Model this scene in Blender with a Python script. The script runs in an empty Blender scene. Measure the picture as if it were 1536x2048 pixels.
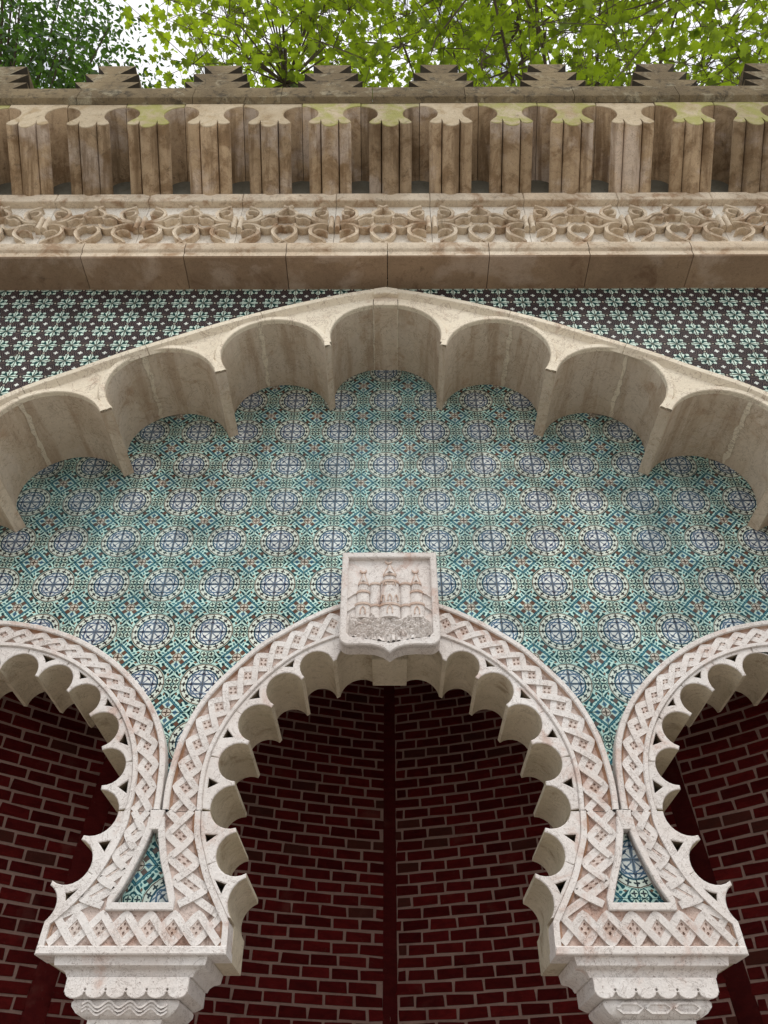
import bpy, math, random
from mathutils import Vector, Matrix, Euler
from mathutils.geometry import tessellate_polygon
random.seed(7)
R = math.radians
scene = bpy.context.scene
COL = scene.collection
EYE = 1.6                      # the camera's height; everything below is written relative to it and lifted at the end

# ------------------------------------------------------------------ camera
cam_d = bpy.data.cameras.new('camera')
cam = bpy.data.objects.new('camera', cam_d); COL.objects.link(cam)
cam_d.sensor_fit = 'VERTICAL'; cam_d.sensor_height = 24.0
cam_d.lens = 1559.03 * 24.0 / 2048.0
cam_d.clip_start = 0.05; cam_d.clip_end = 2000
YAW, PITCH, ROLL = -0.0058436, 0.7151485, 0.00193196
cf = Vector((math.sin(YAW) * math.cos(PITCH), math.cos(YAW) * math.cos(PITCH), math.sin(PITCH)))
cr0 = Vector((math.cos(YAW), -math.sin(YAW), 0)); cu0 = cr0.cross(cf)
crt = math.cos(ROLL) * cr0 + math.sin(ROLL) * cu0; cup = math.cos(ROLL) * cu0 - math.sin(ROLL) * cr0
CAM = Vector((0.0087450, -3.2071534, 0.0))
cam.matrix_world = Matrix(((crt.x, cup.x, -cf.x, CAM.x), (crt.y, cup.y, -cf.y, CAM.y), (crt.z, cup.z, -cf.z, EYE), (0, 0, 0, 1)))
scene.camera = cam
def to_px(p):                  # where a point falls in the 1536 x 2048 photograph: only used to pick which pieces are built singly
    d = Vector(p) - CAM; z = d.dot(cf)
    if z < 0.1: return None
    return 768 + 1559.03 * d.dot(crt) / z, 1024 - 1559.03 * d.dot(cup) / z, z
def in_frame(p, m=60):
    q = to_px(p)
    return q is not None and -m < q[0] < 1536 + m and -m < q[1] < 2048 + m

# ------------------------------------------------------------------ world, sun, exposure
SUN_EL, SUN_AZ = R(58), R(165)         # veiled sun, high in front of the building
world = bpy.data.worlds.new('World'); scene.world = world; world.use_nodes = True
wn = world.node_tree; wn.nodes.clear()
wo = wn.nodes.new('ShaderNodeOutputWorld'); wb = wn.nodes.new('ShaderNodeBackground')
sky = wn.nodes.new('ShaderNodeTexSky'); sky.sky_type = 'NISHITA'; sky.sun_disc = False
sky.sun_elevation = SUN_EL; sky.sun_rotation = SUN_AZ
wtc = wn.nodes.new('ShaderNodeTexCoord'); wno = wn.nodes.new('ShaderNodeTexNoise')
wno.inputs['Scale'].default_value = 3.0; wno.inputs['Detail'].default_value = 5
wrp = wn.nodes.new('ShaderNodeValToRGB'); wrp.color_ramp.elements[0].position = 0.30; wrp.color_ramp.elements[1].position = 0.44
wmx = wn.nodes.new('ShaderNodeMix'); wmx.data_type = 'RGBA'
wmx.inputs[7].default_value = (10.0, 10.1, 10.3, 1)
wn.links.new(wtc.outputs['Generated'], wno.inputs['Vector']); wn.links.new(wno.outputs['Fac'], wrp.inputs['Fac'])
wn.links.new(wrp.outputs['Color'], wmx.inputs[0]); wn.links.new(sky.outputs['Color'], wmx.inputs[6])
wn.links.new(wmx.outputs[2], wb.inputs['Color']); wb.inputs['Strength'].default_value = 0.1
wn.links.new(wb.outputs[0], wo.inputs[0])
sun_d = bpy.data.lights.new('sun', 'SUN'); sun_d.energy = 1.5; sun_d.angle = R(26); sun_d.color = (1, .965, .91)
sun = bpy.data.objects.new('sun', sun_d); COL.objects.link(sun); sun.location = (0, 20, 30)
sdir = Vector((math.sin(SUN_AZ) * math.cos(SUN_EL), math.cos(SUN_AZ) * math.cos(SUN_EL), math.sin(SUN_EL)))
sun.rotation_euler = (-sdir).to_track_quat('-Z', 'Y').to_euler()
vs = scene.view_settings; vs.view_transform = 'Standard'; vs.look = 'None'; vs.gamma = 1; vs.exposure = 0.22
scene.cycles.max_bounces = 8; scene.cycles.diffuse_bounces = 5; scene.cycles.transmission_bounces = 4

# ------------------------------------------------------------------ node expressions
class X:
    """a scalar socket that composes into Math nodes"""
    def __init__(s, nt, v): s.nt, s.v = nt, v
    def _m(s, op, *o, clamp=False):
        n = s.nt.nodes.new('ShaderNodeMath'); n.operation = op; n.use_clamp = clamp
        for i, q in enumerate((s,) + o):
            q = q.v if isinstance(q, X) else q
            if isinstance(q, (int, float)): n.inputs[i].default_value = q
            else: s.nt.links.new(q, n.inputs[i])
        return X(s.nt, n.outputs[0])
    def __add__(s, o): return s._m('ADD', o)
    def __sub__(s, o): return s._m('SUBTRACT', o)
    def __mul__(s, o): return s._m('MULTIPLY', o)
    def __truediv__(s, o): return s._m('DIVIDE', o)
    def __rsub__(s, o): return s._m('MULTIPLY', -1.0)._m('ADD', o)
    __radd__ = __add__; __rmul__ = __mul__
    def __lt__(s, o): return s._m('LESS_THAN', o)
    def __gt__(s, o): return s._m('GREATER_THAN', o)
    def abs(s): return s._m('ABSOLUTE')
    def sqrt(s): return s._m('SQRT')
    def sin(s): return s._m('SINE')
    def cos(s): return s._m('COSINE')
    def min(s, o): return s._m('MINIMUM', o)
    def max(s, o): return s._m('MAXIMUM', o)
    def floor(s): return s._m('FLOOR')
    def pingpong(s, k): return s._m('PINGPONG', k)
    def atan2(s, o): return s._m('ARCTAN2', o)
    def wrap(s, lo, hi): return s._m('WRAP', hi, lo)
    def clamp(s): return s._m('ADD', 0.0, clamp=True)
    def ramp(s, lo, hi):
        n = s.nt.nodes.new('ShaderNodeMapRange'); n.interpolation_type = 'SMOOTHSTEP'
        s.nt.links.new(s.v, n.inputs[0]); n.inputs[1].default_value = lo; n.inputs[2].default_value = hi
        return X(s.nt, n.outputs[0])
def hyp(a, b): return (a * a + b * b).sqrt()
def layer(nt, col, mask, c):
    n = nt.nodes.new('ShaderNodeMix'); n.data_type = 'RGBA'
    if isinstance(mask, (int, float)): n.inputs[0].default_value = mask
    else: nt.links.new(mask.v, n.inputs[0])
    for k, q in ((6, col), (7, c)):
        if isinstance(q, tuple): n.inputs[k].default_value = q + (1,)
        else: nt.links.new(q, n.inputs[k])
    return n.outputs[2]
def new_mat(name):
    m = bpy.data.materials.new(name); m.use_nodes = True
    nt = m.node_tree; nt.nodes.clear()
    out = nt.nodes.new('ShaderNodeOutputMaterial'); b = nt.nodes.new('ShaderNodeBsdfPrincipled')
    nt.links.new(b.outputs[0], out.inputs[0])
    return m, nt, b, out
def noise(nt, scale, detail=4, rough=.55, dist=0.0, vec=None, stretch=None):
    n = nt.nodes.new('ShaderNodeTexNoise'); n.inputs['Scale'].default_value = scale
    n.inputs['Detail'].default_value = detail; n.inputs['Roughness'].default_value = rough; n.inputs['Distortion'].default_value = dist
    if vec is None:
        g = nt.nodes.new('ShaderNodeNewGeometry'); vec = g.outputs['Position']
    if stretch:
        mp = nt.nodes.new('ShaderNodeMapping'); mp.inputs['Scale'].default_value = stretch
        nt.links.new(vec, mp.inputs['Vector']); vec = mp.outputs[0]
    nt.links.new(vec, n.inputs['Vector'])
    return X(nt, n.outputs['Fac'])
def bump(nt, b, h, strength, dist=.01):
    n = nt.nodes.new('ShaderNodeBump'); n.inputs['Strength'].default_value = strength; n.inputs['Distance'].default_value = dist
    nt.links.new(h.v, n.inputs['Height']); nt.links.new(n.outputs[0], b.inputs['Normal'])
def scale_col(nt, col, f):
    n = nt.nodes.new('ShaderNodeMix'); n.data_type = 'RGBA'; n.blend_type = 'MULTIPLY'; n.inputs[0].default_value = 1
    nt.links.new(col, n.inputs[6])
    c = nt.nodes.new('ShaderNodeCombineColor')
    for i in range(3): nt.links.new(f.v, c.inputs[i])
    nt.links.new(c.outputs[0], n.inputs[7])
    return n.outputs[2]
def obj_rand(nt):
    n = nt.nodes.new('ShaderNodeObjectInfo'); return X(nt, n.outputs['Random'])

def stone(name, base, alt, stain, stain_at=.58, dirt=(.09, .065, .045), dirt_at=.66, speck=.5, rough=.8, vein=.35, bmp=.5, streak=None,
          vary=.22, moss=None, pale=None, pit=.42):
    m, nt, b, out = new_mat(name)
    rnd = obj_rand(nt)
    n1 = noise(nt, 2.3, 7, .62, .4); n2 = noise(nt, 6.5, 9, .68, .5); n3 = noise(nt, 95, 5, .65); n4 = noise(nt, 34, 7, .72, .3)
    c = layer(nt, base, n1.ramp(.36, .64), alt)
    c = layer(nt, c, n2.ramp(stain_at - .04, stain_at + .13) * .75, stain)
    n5 = noise(nt, 13.0, 9, .74, .6)
    c = layer(nt, c, n5.ramp(dirt_at - .05, dirt_at + .10) * .7, dirt)
    if pale: c = layer(nt, c, noise(nt, 2.7, 6, .6, .25).ramp(.50, .62) * .7, pale)
    if streak:
        s = noise(nt, 11, 7, .66, .3, stretch=(1, .12, .12)).ramp(.46, .64); c = layer(nt, c, s * .72, streak)
    nv = noise(nt, 7.5, 9, .7, 1.0)
    c = layer(nt, c, ((nv - .5).abs() < .0065) * vein, dirt)
    c = layer(nt, c, n3.ramp(.57, .70) * speck, dirt)
    c = layer(nt, c, n4.ramp(.58, .70) * pit, dirt)
    if moss: c = layer(nt, c, noise(nt, 7, 6, .65, .5).ramp(.36, .60) * (rnd._m('MULTIPLY', 7.31)._m('FRACT') > moss[1]) * .8, moss[0])
    c = scale_col(nt, c, rnd * vary + (1 - vary * .5))
    c = scale_col(nt, c, n3 * .45 + n4 * .35 + .60)
    nt.links.new(c, b.inputs['Base Color'])
    b.inputs['Roughness'].default_value = rough; b.inputs['Specular IOR Level'].default_value = .15
    bump(nt, b, n3 * .6 + n4 * .9 + (n2 > stain_at + .08) * -.06, bmp, .008)
    return m

M = {}
M['white'] = stone('pinkish white limestone', (.73, .70, .675), (.66, .61, .575), (.53, .38, .32), .57, (.17, .125, .105), .66, .75, .75, .5, .6, vary=.08)
M['square'] = stone('pale pierced squares', (.66, .58, .53), (.58, .47, .42), (.42, .27, .20), .56, (.16, .10, .07), .62, .7, .9, .3, .9, vary=.12)
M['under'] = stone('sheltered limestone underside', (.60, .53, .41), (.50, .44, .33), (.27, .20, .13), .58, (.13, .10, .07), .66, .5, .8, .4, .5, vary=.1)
M['hole_shade'] = stone('shade-dark pierced recess', (.26, .21, .15), (.21, .165, .115), (.16, .11, .07), .55, (.05, .04, .03), .6, .4, .95, .1, .6, vary=.1)  # walls of the fringe holes: recess shade painted in as dark brown
M['facet_shade'] = stone('shade-dark facet stone', (.045, .036, .026), (.06, .05, .035), (.03, .025, .02), .55, (.02, .018, .015), .6, .4, .95, .1, .6, vary=.1)  # near-black merlon facets: the shade on down-facing stone, put into the colour
M['field'] = stone('pale frieze ground', (.78, .74, .66), (.70, .64, .55), (.36, .235, .14), .58, (.14, .09, .06), .64, .4, .85, .4, .5, vary=.12)
M['worn_line'] = stone('worn ochre edges', (.62, .52, .45), (.52, .39, .32), (.44, .28, .20), .54, (.2, .13, .1), .64, .6, .85, .3, .6, vary=.05)
M['relief_ground'] = stone('reddish carved ground', (.64, .54, .49), (.54, .41, .35), (.40, .23, .17), .52, (.12, .07, .05), .56, .8, .9, .3, .9, vary=.06)
M['red_cavetto'] = stone('rust stained moulding', (.48, .36, .29), (.36, .22, .15), (.30, .15, .08), .50, (.14, .08, .05), .60, .6, .85, .3, .6, vary=.06)
M['beige'] = stone('beige limestone', (.62, .535, .43), (.54, .45, .345), (.40, .275, .18), .57, (.16, .11, .07), .68, .45, .7, .5, .45, vary=.14, pale=(.60, .52, .43), streak=(.40, .30, .21))
M['face'] = stone('pale arch face limestone', (.74, .67, .54), (.67, .595, .47), (.42, .27, .19), .61, (.22, .14, .10), .66, .55, .7, .7, .5, vary=.1)
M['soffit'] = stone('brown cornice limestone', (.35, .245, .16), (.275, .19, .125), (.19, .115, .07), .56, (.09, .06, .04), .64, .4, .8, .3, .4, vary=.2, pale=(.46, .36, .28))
M['frieze'] = stone('weathered frieze limestone', (.68, .59, .465), (.58, .475, .35), (.31, .185, .10), .52, (.12, .08, .05), .62, .45, .8, .4, .6, vary=.12)
M['corbel'] = stone('weathered brown corbel stone', (.46, .345, .225), (.36, .265, .165), (.20, .125, .065), .50, (.10, .07, .045), .60, .45, .85, .4, .6,
                    streak=(.15, .095, .05), vary=.45, pale=(.54, .46, .39), pit=.55)
M['cap'] = stone('mossy corbel cap stone', (.50, .42, .30), (.42, .34, .23), (.34, .25, .14), .54, (.12, .09, .06), .60, .6, .9, .3, .7, vary=.2, moss=((.30, .30, .08), .42), pit=.6)
M['lichen'] = stone('lichened coping stone', (.25, .195, .115), (.17, .13, .078), (.40, .36, .25), .56, (.045, .038, .03), .54, .85, .95, .2, 1.0, vary=.2, pit=.8)
M['plaster_grey'] = stone('grey lime plaster', (.30, .28, .25), (.25, .23, .20), (.2, .18, .15), .6, (.1, .09, .08), .66, .3, .9, .1, .4, vary=.1)
M['mortar'] = stone('grey brown mortar', (.29, .195, .165), (.25, .165, .14), (.19, .12, .10), .56, (.12, .08, .06), .66, .4, .9, .1, .6, vary=0)
M['grout'] = stone('tile grout', (.40, .37, .31), (.34, .31, .26), (.25, .21, .17), .56, (.16, .13, .1), .64, .3, .9, .0, .4, vary=0)
M['dark_plaster'] = stone('dark greenish grey plaster', (.17, .165, .135), (.14, .13, .10), (.11, .1, .07), .56, (.06, .055, .04), .64, .4, .9, .1, .5, vary=.1)  # darker, slightly greenish plaster for the wall behind the corbels
M['paving'] = stone('pale granite paving', (.42, .39, .35), (.36, .33, .30), (.30, .27, .23), .58, (.15, .13, .11), .66, .5, .9, .1, .5, vary=.15)
def brick_mat(name, c0, c1):
    m, nt, b, out = new_mat(name); rnd = obj_rand(nt)
    n = noise(nt, 14, 6, .65, .5, stretch=(1, 1, 2.5)); n2 = noise(nt, 5, 4)
    c = layer(nt, c0, n.ramp(.35, .68), c1)
    c = layer(nt, c, (rnd > .95) * .5, (.045, .026, .018))
    c = layer(nt, c, n2.ramp(.60, .75) * .45, (.105, .040, .032))
    c = layer(nt, c, noise(nt, 40, 7, .75).ramp(.58, .74) * .5, (.10, .045, .038))
    c = scale_col(nt, c, rnd._m('MULTIPLY', 5.7)._m('FRACT') * .6 + .7)
    nt.links.new(c, b.inputs['Base Color']); b.inputs['Roughness'].default_value = .9; b.inputs['Specular IOR Level'].default_value = .08
    bump(nt, b, n + noise(nt, 80, 4) * .6, .5, .006)
    return m
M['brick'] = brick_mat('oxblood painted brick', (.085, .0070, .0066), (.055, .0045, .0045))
M['strip'] = brick_mat('oxblood plaster strip', (.070, .0075, .0070), (.05, .0055, .0055))

def tile_coords(nt, x0, z0, t):
    g = nt.nodes.new('ShaderNodeNewGeometry'); s = nt.nodes.new('ShaderNodeSeparateXYZ')
    nt.links.new(g.outputs['Position'], s.inputs[0])
    return (X(nt, s.outputs[0]) - x0) / t, (X(nt, s.outputs[2]) - (z0 + EYE)) / t
def cell_rand(nt, cx, cz):
    w = nt.nodes.new('ShaderNodeTexWhiteNoise'); w.noise_dimensions = '2D'
    cb = nt.nodes.new('ShaderNodeCombineXYZ')
    nt.links.new(cx.floor().v, cb.inputs[0]); nt.links.new(cz.floor().v, cb.inputs[1]); nt.links.new(cb.outputs[0], w.inputs['Vector'])
    return X(nt, w.outputs['Value'])
def glaze(nt, b, col, rv, spec=.09, rough=.28):
    h = noise(nt, 30, 3)
    col = scale_col(nt, col, rv * .36 + .80)
    col = layer(nt, col, noise(nt, 22, 6, .7).ramp(.60, .74) * .5, (.20, .17, .13))
    col = layer(nt, col, noise(nt, 1.3, 4).ramp(.42, .68) * .30, scale_col(nt, col, X(nt, 0.0)._m('ADD', 1.12)))
    col = layer(nt, col, noise(nt, 60, 5, .7).ramp(.63, .73) * .45, (.16, .13, .10))
    nt.links.new(col, b.inputs['Base Color'])
    b.inputs['Roughness'].default_value = rough; b.inputs['Specular IOR Level'].default_value = spec
    bump(nt, b, h, .15, .004)
def medallion_tile(name, x0, z0, t=.14):
    m, nt, b, out = new_mat(name)
    u, w = tile_coords(nt, x0, z0, t)
    wob = noise(nt, 55, 2) - .5
    a = (u + wob * .05).pingpong(1.0); c_ = (w - wob * .05).pingpong(1.0)
    a, q = a, c_
    r = hyp(a, q); th = q.atan2(a)
    cream, mint, teal, blue, brown, dark = (.60, .66, .58), (.46, .67, .60), (.006, .038, .048), (.05, .12, .24), (.12, .060, .038), (.030, .022, .022)
    rv = cell_rand(nt, u, w)
    col = layer(nt, mint, noise(nt, 9, 3).ramp(.4, .65) * .5, (.56, .71, .63))
    # leafy scrolls between the medallions
    s1 = ((a * 15 + (q * 11).sin() * 2.2).sin()) * ((q * 15 + (a * 11).sin() * 2.2).sin())
    col = layer(nt, col, s1 > .25, teal)
    col = layer(nt, col, ((a * 23 - q * 17).sin() * (q * 23 - a * 17).sin()) > .70, (.10, .20, .24))
    col = layer(nt, col, s1 < -.56, (.025, .12, .15))
    # diamond bars round the little flower
    ia, iq = 1 - a, 1 - q
    l1 = (ia + iq - .50).abs()
    col = layer(nt, col, l1 < .056, (.010, .065, .095)); col = layer(nt, col, l1 < .018, (.07, .20, .24))
    rf = hyp(ia, iq)
    inner = (ia + iq) < .44
    col = layer(nt, col, inner, (.50, .66, .59))
    pm, qm = ia.max(iq), ia.min(iq)
    col = layer(nt, col, ((pm - .27).abs() * .8 + qm) < .085, (.06, .15, .24))
    col = layer(nt, col, ((ia - .17).abs() + (iq - .17).abs()) < .105, brown)
    col = layer(nt, col, rf < .155, brown); col = layer(nt, col, rf < .125, (.55, .50, .42))
    col = layer(nt, col, rf < (th * 0 + (iq.atan2(ia) * 4).cos() * .035 + .065), brown)
    # brown leaf beyond the ring
    col = layer(nt, col, ((a - .615).abs() + (q - .60).abs()) < .10, brown)
    col = layer(nt, col, ((a.max(q) - .80).abs() * 1.6 + (a.min(q) - .36).abs()) < .065, (.17, .085, .045))
    # ringed quatrefoils at the two other corners
    hx, hy = a.max(q), a.min(q)
    dx, dy = hx - .875, hy - .125
    dq = hyp(dx, dy); ph = dy.atan2(dx)
    col = layer(nt, col, dq < .128, teal); col = layer(nt, col, dq < .102, (.52, .66, .55))
    col = layer(nt, col, dq < ((ph * 4).cos() * .026 + .060), dark)
    # the medallion
    col = layer(nt, col, r < .765, teal); col = layer(nt, col, r < .752, (.50, .66, .56)); col = layer(nt, col, r < .738, brown)
    col = layer(nt, col, r < .704, cream)
    tm = th.wrap(-.19635, .19635) * .62
    rr = r - .612
    dd = hyp(rr, tm); pp = tm.atan2(rr)
    col = layer(nt, col, dd < ((pp * 4).cos() * .026 + .064), dark)
    col = layer(nt, col, r < .540, (.014, .050, .085)); col = layer(nt, col, r < .486, (.66, .69, .66))
    ins = r < .480
    mx, mn = a.max(q), a.min(q)
    lace = (a + q - .56).abs() < .028
    col = layer(nt, col, ins * lace, (.075, .12, .20))
    col = layer(nt, col, ins * ((mx - .355).abs() < .026), (.075, .12, .20))
    col = layer(nt, col, ins * ((a - q).abs() < .028), (.11, .14, .20))
    col = layer(nt, col, ins * (mn < .044), (.15, .19, .25))
    col = layer(nt, col, ins * ((mx * .92 + mn * .39 - .30).abs() < .014), (.10, .14, .22))
    dash = ((a + q - .395).abs() < .032) * (((a - q) * 16).cos() > -.3)
    col = layer(nt, col, ins * dash, (.03, .03, .06))
    col = layer(nt, col, noise(nt, .8, 3).ramp(.42, .60) * .8, layer(nt, col, .22, (.03, .18, .23)))
    glaze(nt, b, col, rv)
    return m
def star_tile(name, x0, z0, t=.14):
    m, nt, b, out = new_mat(name)
    u, w = tile_coords(nt, x0, z0, t)
    wob = noise(nt, 55, 2) - .5
    a = (u + wob * .06).pingpong(.5) * 2; q = (w - wob * .06).pingpong(.5) * 2
    r = hyp(a, q); th = q.atan2(a)
    mint, dark, green = (.58, .70, .62), (.030, .023, .028), (.006, .045, .042)
    rv = cell_rand(nt, u, w)
    ia, iq = 1 - a, 1 - q
    rc = hyp(ia, iq); ph = iq.atan2(ia)
    col = layer(nt, dark, (rc * 34 + (ph * 4).sin() * 2.4).sin() > .74, (.13, .10, .085))
    hm = hyp(1 - a.max(q), a.min(q))
    col = layer(nt, col, hm < .34, (.028, .020, .024)); col = layer(nt, col, (hm - .27).abs() < .022, (.14, .11, .09))
    star = (r + (th * 8).cos() * -.12) < .72
    col = layer(nt, col, (r + (th * 8).cos() * -.12) < .79, (.012, .014, .018))
    col = layer(nt, col, star, mint)
    col = layer(nt, col, ((a - q).abs() < ((a + q) * .40 - .015)) * ((a + q) < .78), green)
    col = layer(nt, col, hyp(a - .50, q - .33) < .06, green); col = layer(nt, col, hyp(a - .33, q - .50) < .06, green)
    col = layer(nt, col, hyp(a.max(q) - .62, a.min(q) - .14) < .04, green)
    col = layer(nt, col, star * (a.min(q) < .040), (.10, .10, .075))
    col = layer(nt, col, rc < ((ph * 4).cos() * .05 + .155), (.66, .70, .66))
    col = layer(nt, col, hm < .085, (.55, .50, .42))
    col = layer(nt, col, noise(nt, 3, 3).ramp(.58, .72) * .4, scale_col(nt, col, X(nt, 0.0)._m('ADD', 1.5)))
    glaze(nt, b, col, rv, .035, .45)
    return m
TILE = .14
M['tile'] = medallion_tile('turquoise medallion tile', 0.0, 3.704)
M['tile_l'] = medallion_tile('turquoise medallion tile, left inset', -.961 + .14, .950 + .14)
M['tile_r'] = medallion_tile('turquoise medallion tile, right inset', .962, .971)
M['star'] = star_tile('dark star tile', 0.0, 4.105)
def leaf_mat(name, ca, cb, tr, rough=.45, tw=.55):
    m, nt, b, out = new_mat(name)
    rnd = noise(nt, 5.5, 3)
    c = layer(nt, ca, rnd.ramp(.35, .65), cb)
    nt.links.new(c, b.inputs['Base Color']); b.inputs['Roughness'].default_value = rough
    t = nt.nodes.new('ShaderNodeBsdfTranslucent')
    ct = layer(nt, tuple(x * .45 for x in tr), rnd.ramp(.38, .60), tuple(x * 1.1 for x in tr)); nt.links.new(ct, t.inputs['Color'])
    mx = nt.nodes.new('ShaderNodeMixShader'); mx.inputs[0].default_value = tw
    nt.links.new(b.outputs[0], mx.inputs[1]); nt.links.new(t.outputs[0], mx.inputs[2]); nt.links.new(mx.outputs[0], out.inputs[0])
    return m
M['leaf'] = leaf_mat('plane leaf', (.016, .048, .006), (.07, .12, .012), (.46, .62, .02), tw=.55)
M['leaf2'] = leaf_mat('evergreen leaf', (.010, .028, .007), (.03, .07, .014), (.14, .30, .02), .22, .35)
M['bark'] = stone('tree bark', (.14, .11, .08), (.09, .07, .05), (.2, .18, .13), .56, (.04, .03, .02), .6, .6, .95, .3, 1.0, vary=.1)

# ------------------------------------------------------------------ builders
def link(o, parent=None):
    COL.objects.link(o)
    if parent is not None:
        o.parent = parent
        base = parent.get('_o', (0, 0, 0))
        o.location = Vector(o.location) - Vector(base)
    return o
def mk(name, verts, faces, mat, parent=None, loc=(0, 0, 0), smooth=False, mats=None, midx=None, auto=True):
    me = bpy.data.meshes.new(name); me.from_pydata([tuple(v) for v in verts], [], faces)
    if mats:
        for q in mats: me.materials.append(M[q])
    else: me.materials.append(M[mat])
    if midx: me.polygons.foreach_set('material_index', midx)
    if smooth: me.polygons.foreach_set('use_smooth', [True] * len(me.polygons))
    elif auto:
        me.polygons.foreach_set('use_smooth', [True] * len(me.polygons)); me.update(); me.set_sharp_from_angle(angle=R(38))
    me.update()
    o = bpy.data.objects.new(name, me); o.location = loc
    o['_o'] = tuple(loc)
    return link(o, parent)
def share(name, me, parent, loc, rot=None):
    o = bpy.data.objects.new(name, me); o.location = loc
    if rot: o.rotation_euler = rot
    o['_o'] = tuple(loc)
    return link(o, parent)
def thing(name, label, cat, loc=(0, 0, 0), group=None):
    o = bpy.data.objects.new(name, None); o.empty_display_size = .1
    o.location = loc; o['_o'] = tuple(loc); o['label'] = label; o['category'] = cat; o['kind'] = 'thing'
    if group: o['group'] = group
    COL.objects.link(o); return o
class MB:
    def __init__(s): s.v, s.f, s.m = [], [], []
    def add(s, v, f, mi=0):
        k = len(s.v); s.v += [tuple(q) for q in v]; s.f += [tuple(i + k for i in t) for t in f]; s.m += [mi] * len(f)
    def box(s, x0, x1, y0, y1, z0, z1, mi=0):
        s.add([(x0, y0, z0), (x1, y0, z0), (x1, y1, z0), (x0, y1, z0), (x0, y0, z1), (x1, y0, z1), (x1, y1, z1), (x0, y1, z1)],
              [(0, 3, 2, 1), (4, 5, 6, 7), (0, 1, 5, 4), (1, 2, 6, 5), (2, 3, 7, 6), (3, 0, 4, 7)], mi)
    def plate(s, loops, y0, y1, ch=0.0, shift=(0, 0), mi=0, mi_front=None, mi_hole=None):
        """loops: outer polygon then holes in (x, z); front at y0, back at y1; ch chamfers the front edge; shift moves the back"""
        loops = [clean(l) for l in loops]
        loops = [l if (area(l) > 0) == (k == 0) else l[::-1] for k, l in enumerate(loops)]
        cap = [inset(l, ch) for l in loops] if ch else loops
        tri = tessellate_polygon([[Vector((p[0], p[1], 0)) for p in l] for l in cap])
        flat = [p for l in cap for p in l]
        fr = [(p[0], y0, p[1]) for p in flat]
        fm = mi if mi_front is None else mi_front
        def orient(t, want):
            a, b2, c = (flat[i] for i in t)
            return t if ((b2[0] - a[0]) * (c[1] - a[1]) - (b2[1] - a[1]) * (c[0] - a[0]) > 0) == want else t[::-1]
        s.add(fr, [orient(tuple(t), True) for t in tri], fm)
        base = [p for l in loops for p in l]
        bk = [(p[0] + shift[0], y1, p[1] + shift[1]) for p in base]
        s.add(bk, [orient(tuple(t), False) for t in tri], mi)
        rings = [[(p[0], y0, p[1]) for p in flat]]
        if ch: rings.append([(p[0], y0 + ch, p[1]) for p in base])
        rings.append(bk)
        for ri, (ra, rb) in enumerate(zip(rings, rings[1:])):
            k = 0
            for li, l in enumerate(loops):
                n = len(l); v = ra[k:k + n] + rb[k:k + n]
                s.add(v, [(i, i + n, (i + 1) % n + n, (i + 1) % n) for i in range(n)], fm if ri == 0 and ch else (mi_hole if li and mi_hole is not None else mi)); k += n
    def tube(s, pts, rad, n=5, mi=0):
        rings = []
        for i, p in enumerate(pts):
            p = Vector(p); d = (Vector(pts[min(i + 1, len(pts) - 1)]) - Vector(pts[max(i - 1, 0)])).normalized()
            a = d.cross(Vector((0, 0, 1)) if abs(d.z) < .9 else Vector((1, 0, 0))).normalized(); c = d.cross(a)
            rr = rad[i] if isinstance(rad, (list, tuple)) else rad
            rings.append([p + (a * math.cos(2 * math.pi * k / n) + c * math.sin(2 * math.pi * k / n)) * rr for k in range(n)])
        v = [q for rg in rings for q in rg]; f = []
        for i in range(len(pts) - 1):
            f += [(i * n + k, i * n + (k + 1) % n, (i + 1) * n + (k + 1) % n, (i + 1) * n + k) for k in range(n)]
        f.append(tuple(range(n))[::-1]); f.append(tuple(range((len(pts) - 1) * n, len(pts) * n)))
        s.add(v, f, mi)
    def ribbon(s, pts, w, y0, y1, mi=0, ridge=0.0):
        """raised strap along (x, z) points"""
        n = len(pts); L, Rr = [], []
        for i in range(n):
            a, b2 = pts[max(i - 1, 0)], pts[min(i + 1, n - 1)]
            dx, dz = b2[0] - a[0], b2[1] - a[1]; l = math.hypot(dx, dz) or 1
            ww = w[i] if isinstance(w, (list, tuple)) else w
            L.append((pts[i][0] - dz / l * ww / 2, pts[i][1] + dx / l * ww / 2)); Rr.append((pts[i][0] + dz / l * ww / 2, pts[i][1] - dx / l * ww / 2))
        v = []
        for i in range(n):
            m = ((L[i][0] + Rr[i][0]) / 2, (L[i][1] + Rr[i][1]) / 2)
            yy = y0[i] if isinstance(y0, list) else y0
            v += [(L[i][0], y1, L[i][1]), (L[i][0], yy, L[i][1]), (m[0], yy + ridge, m[1]), (Rr[i][0], yy, Rr[i][1]), (Rr[i][0], y1, Rr[i][1])]
        f = []
        for i in range(n - 1):
            for k in range(4): f.append((i * 5 + k, i * 5 + k + 1, i * 5 + k + 6, i * 5 + k + 5))
        f.append((0, 4, 3, 2, 1)); e = (n - 1) * 5; f.append((e, e + 1, e + 2, e + 3, e + 4))
        s.add(v, f, mi)
    def build(s, name, mat, parent=None, loc=(0, 0, 0), smooth=False, mats=None):
        idx, v, mp = {}, [], []
        for p in s.v:
            k = (round(p[0], 5), round(p[1], 5), round(p[2], 5))
            if k not in idx: idx[k] = len(v); v.append((p[0] - loc[0], p[1] - loc[1], p[2] - loc[2]))
            mp.append(idx[k])
        f, mm = [], []
        for t, mi in zip(s.f, s.m):
            q = []
            for i in t:
                if mp[i] not in q: q.append(mp[i])
            if len(q) > 2: f.append(tuple(q)); mm.append(mi)
        return mk(name, v, f, mat, parent, loc, smooth, mats, mm if mats else None)
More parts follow.
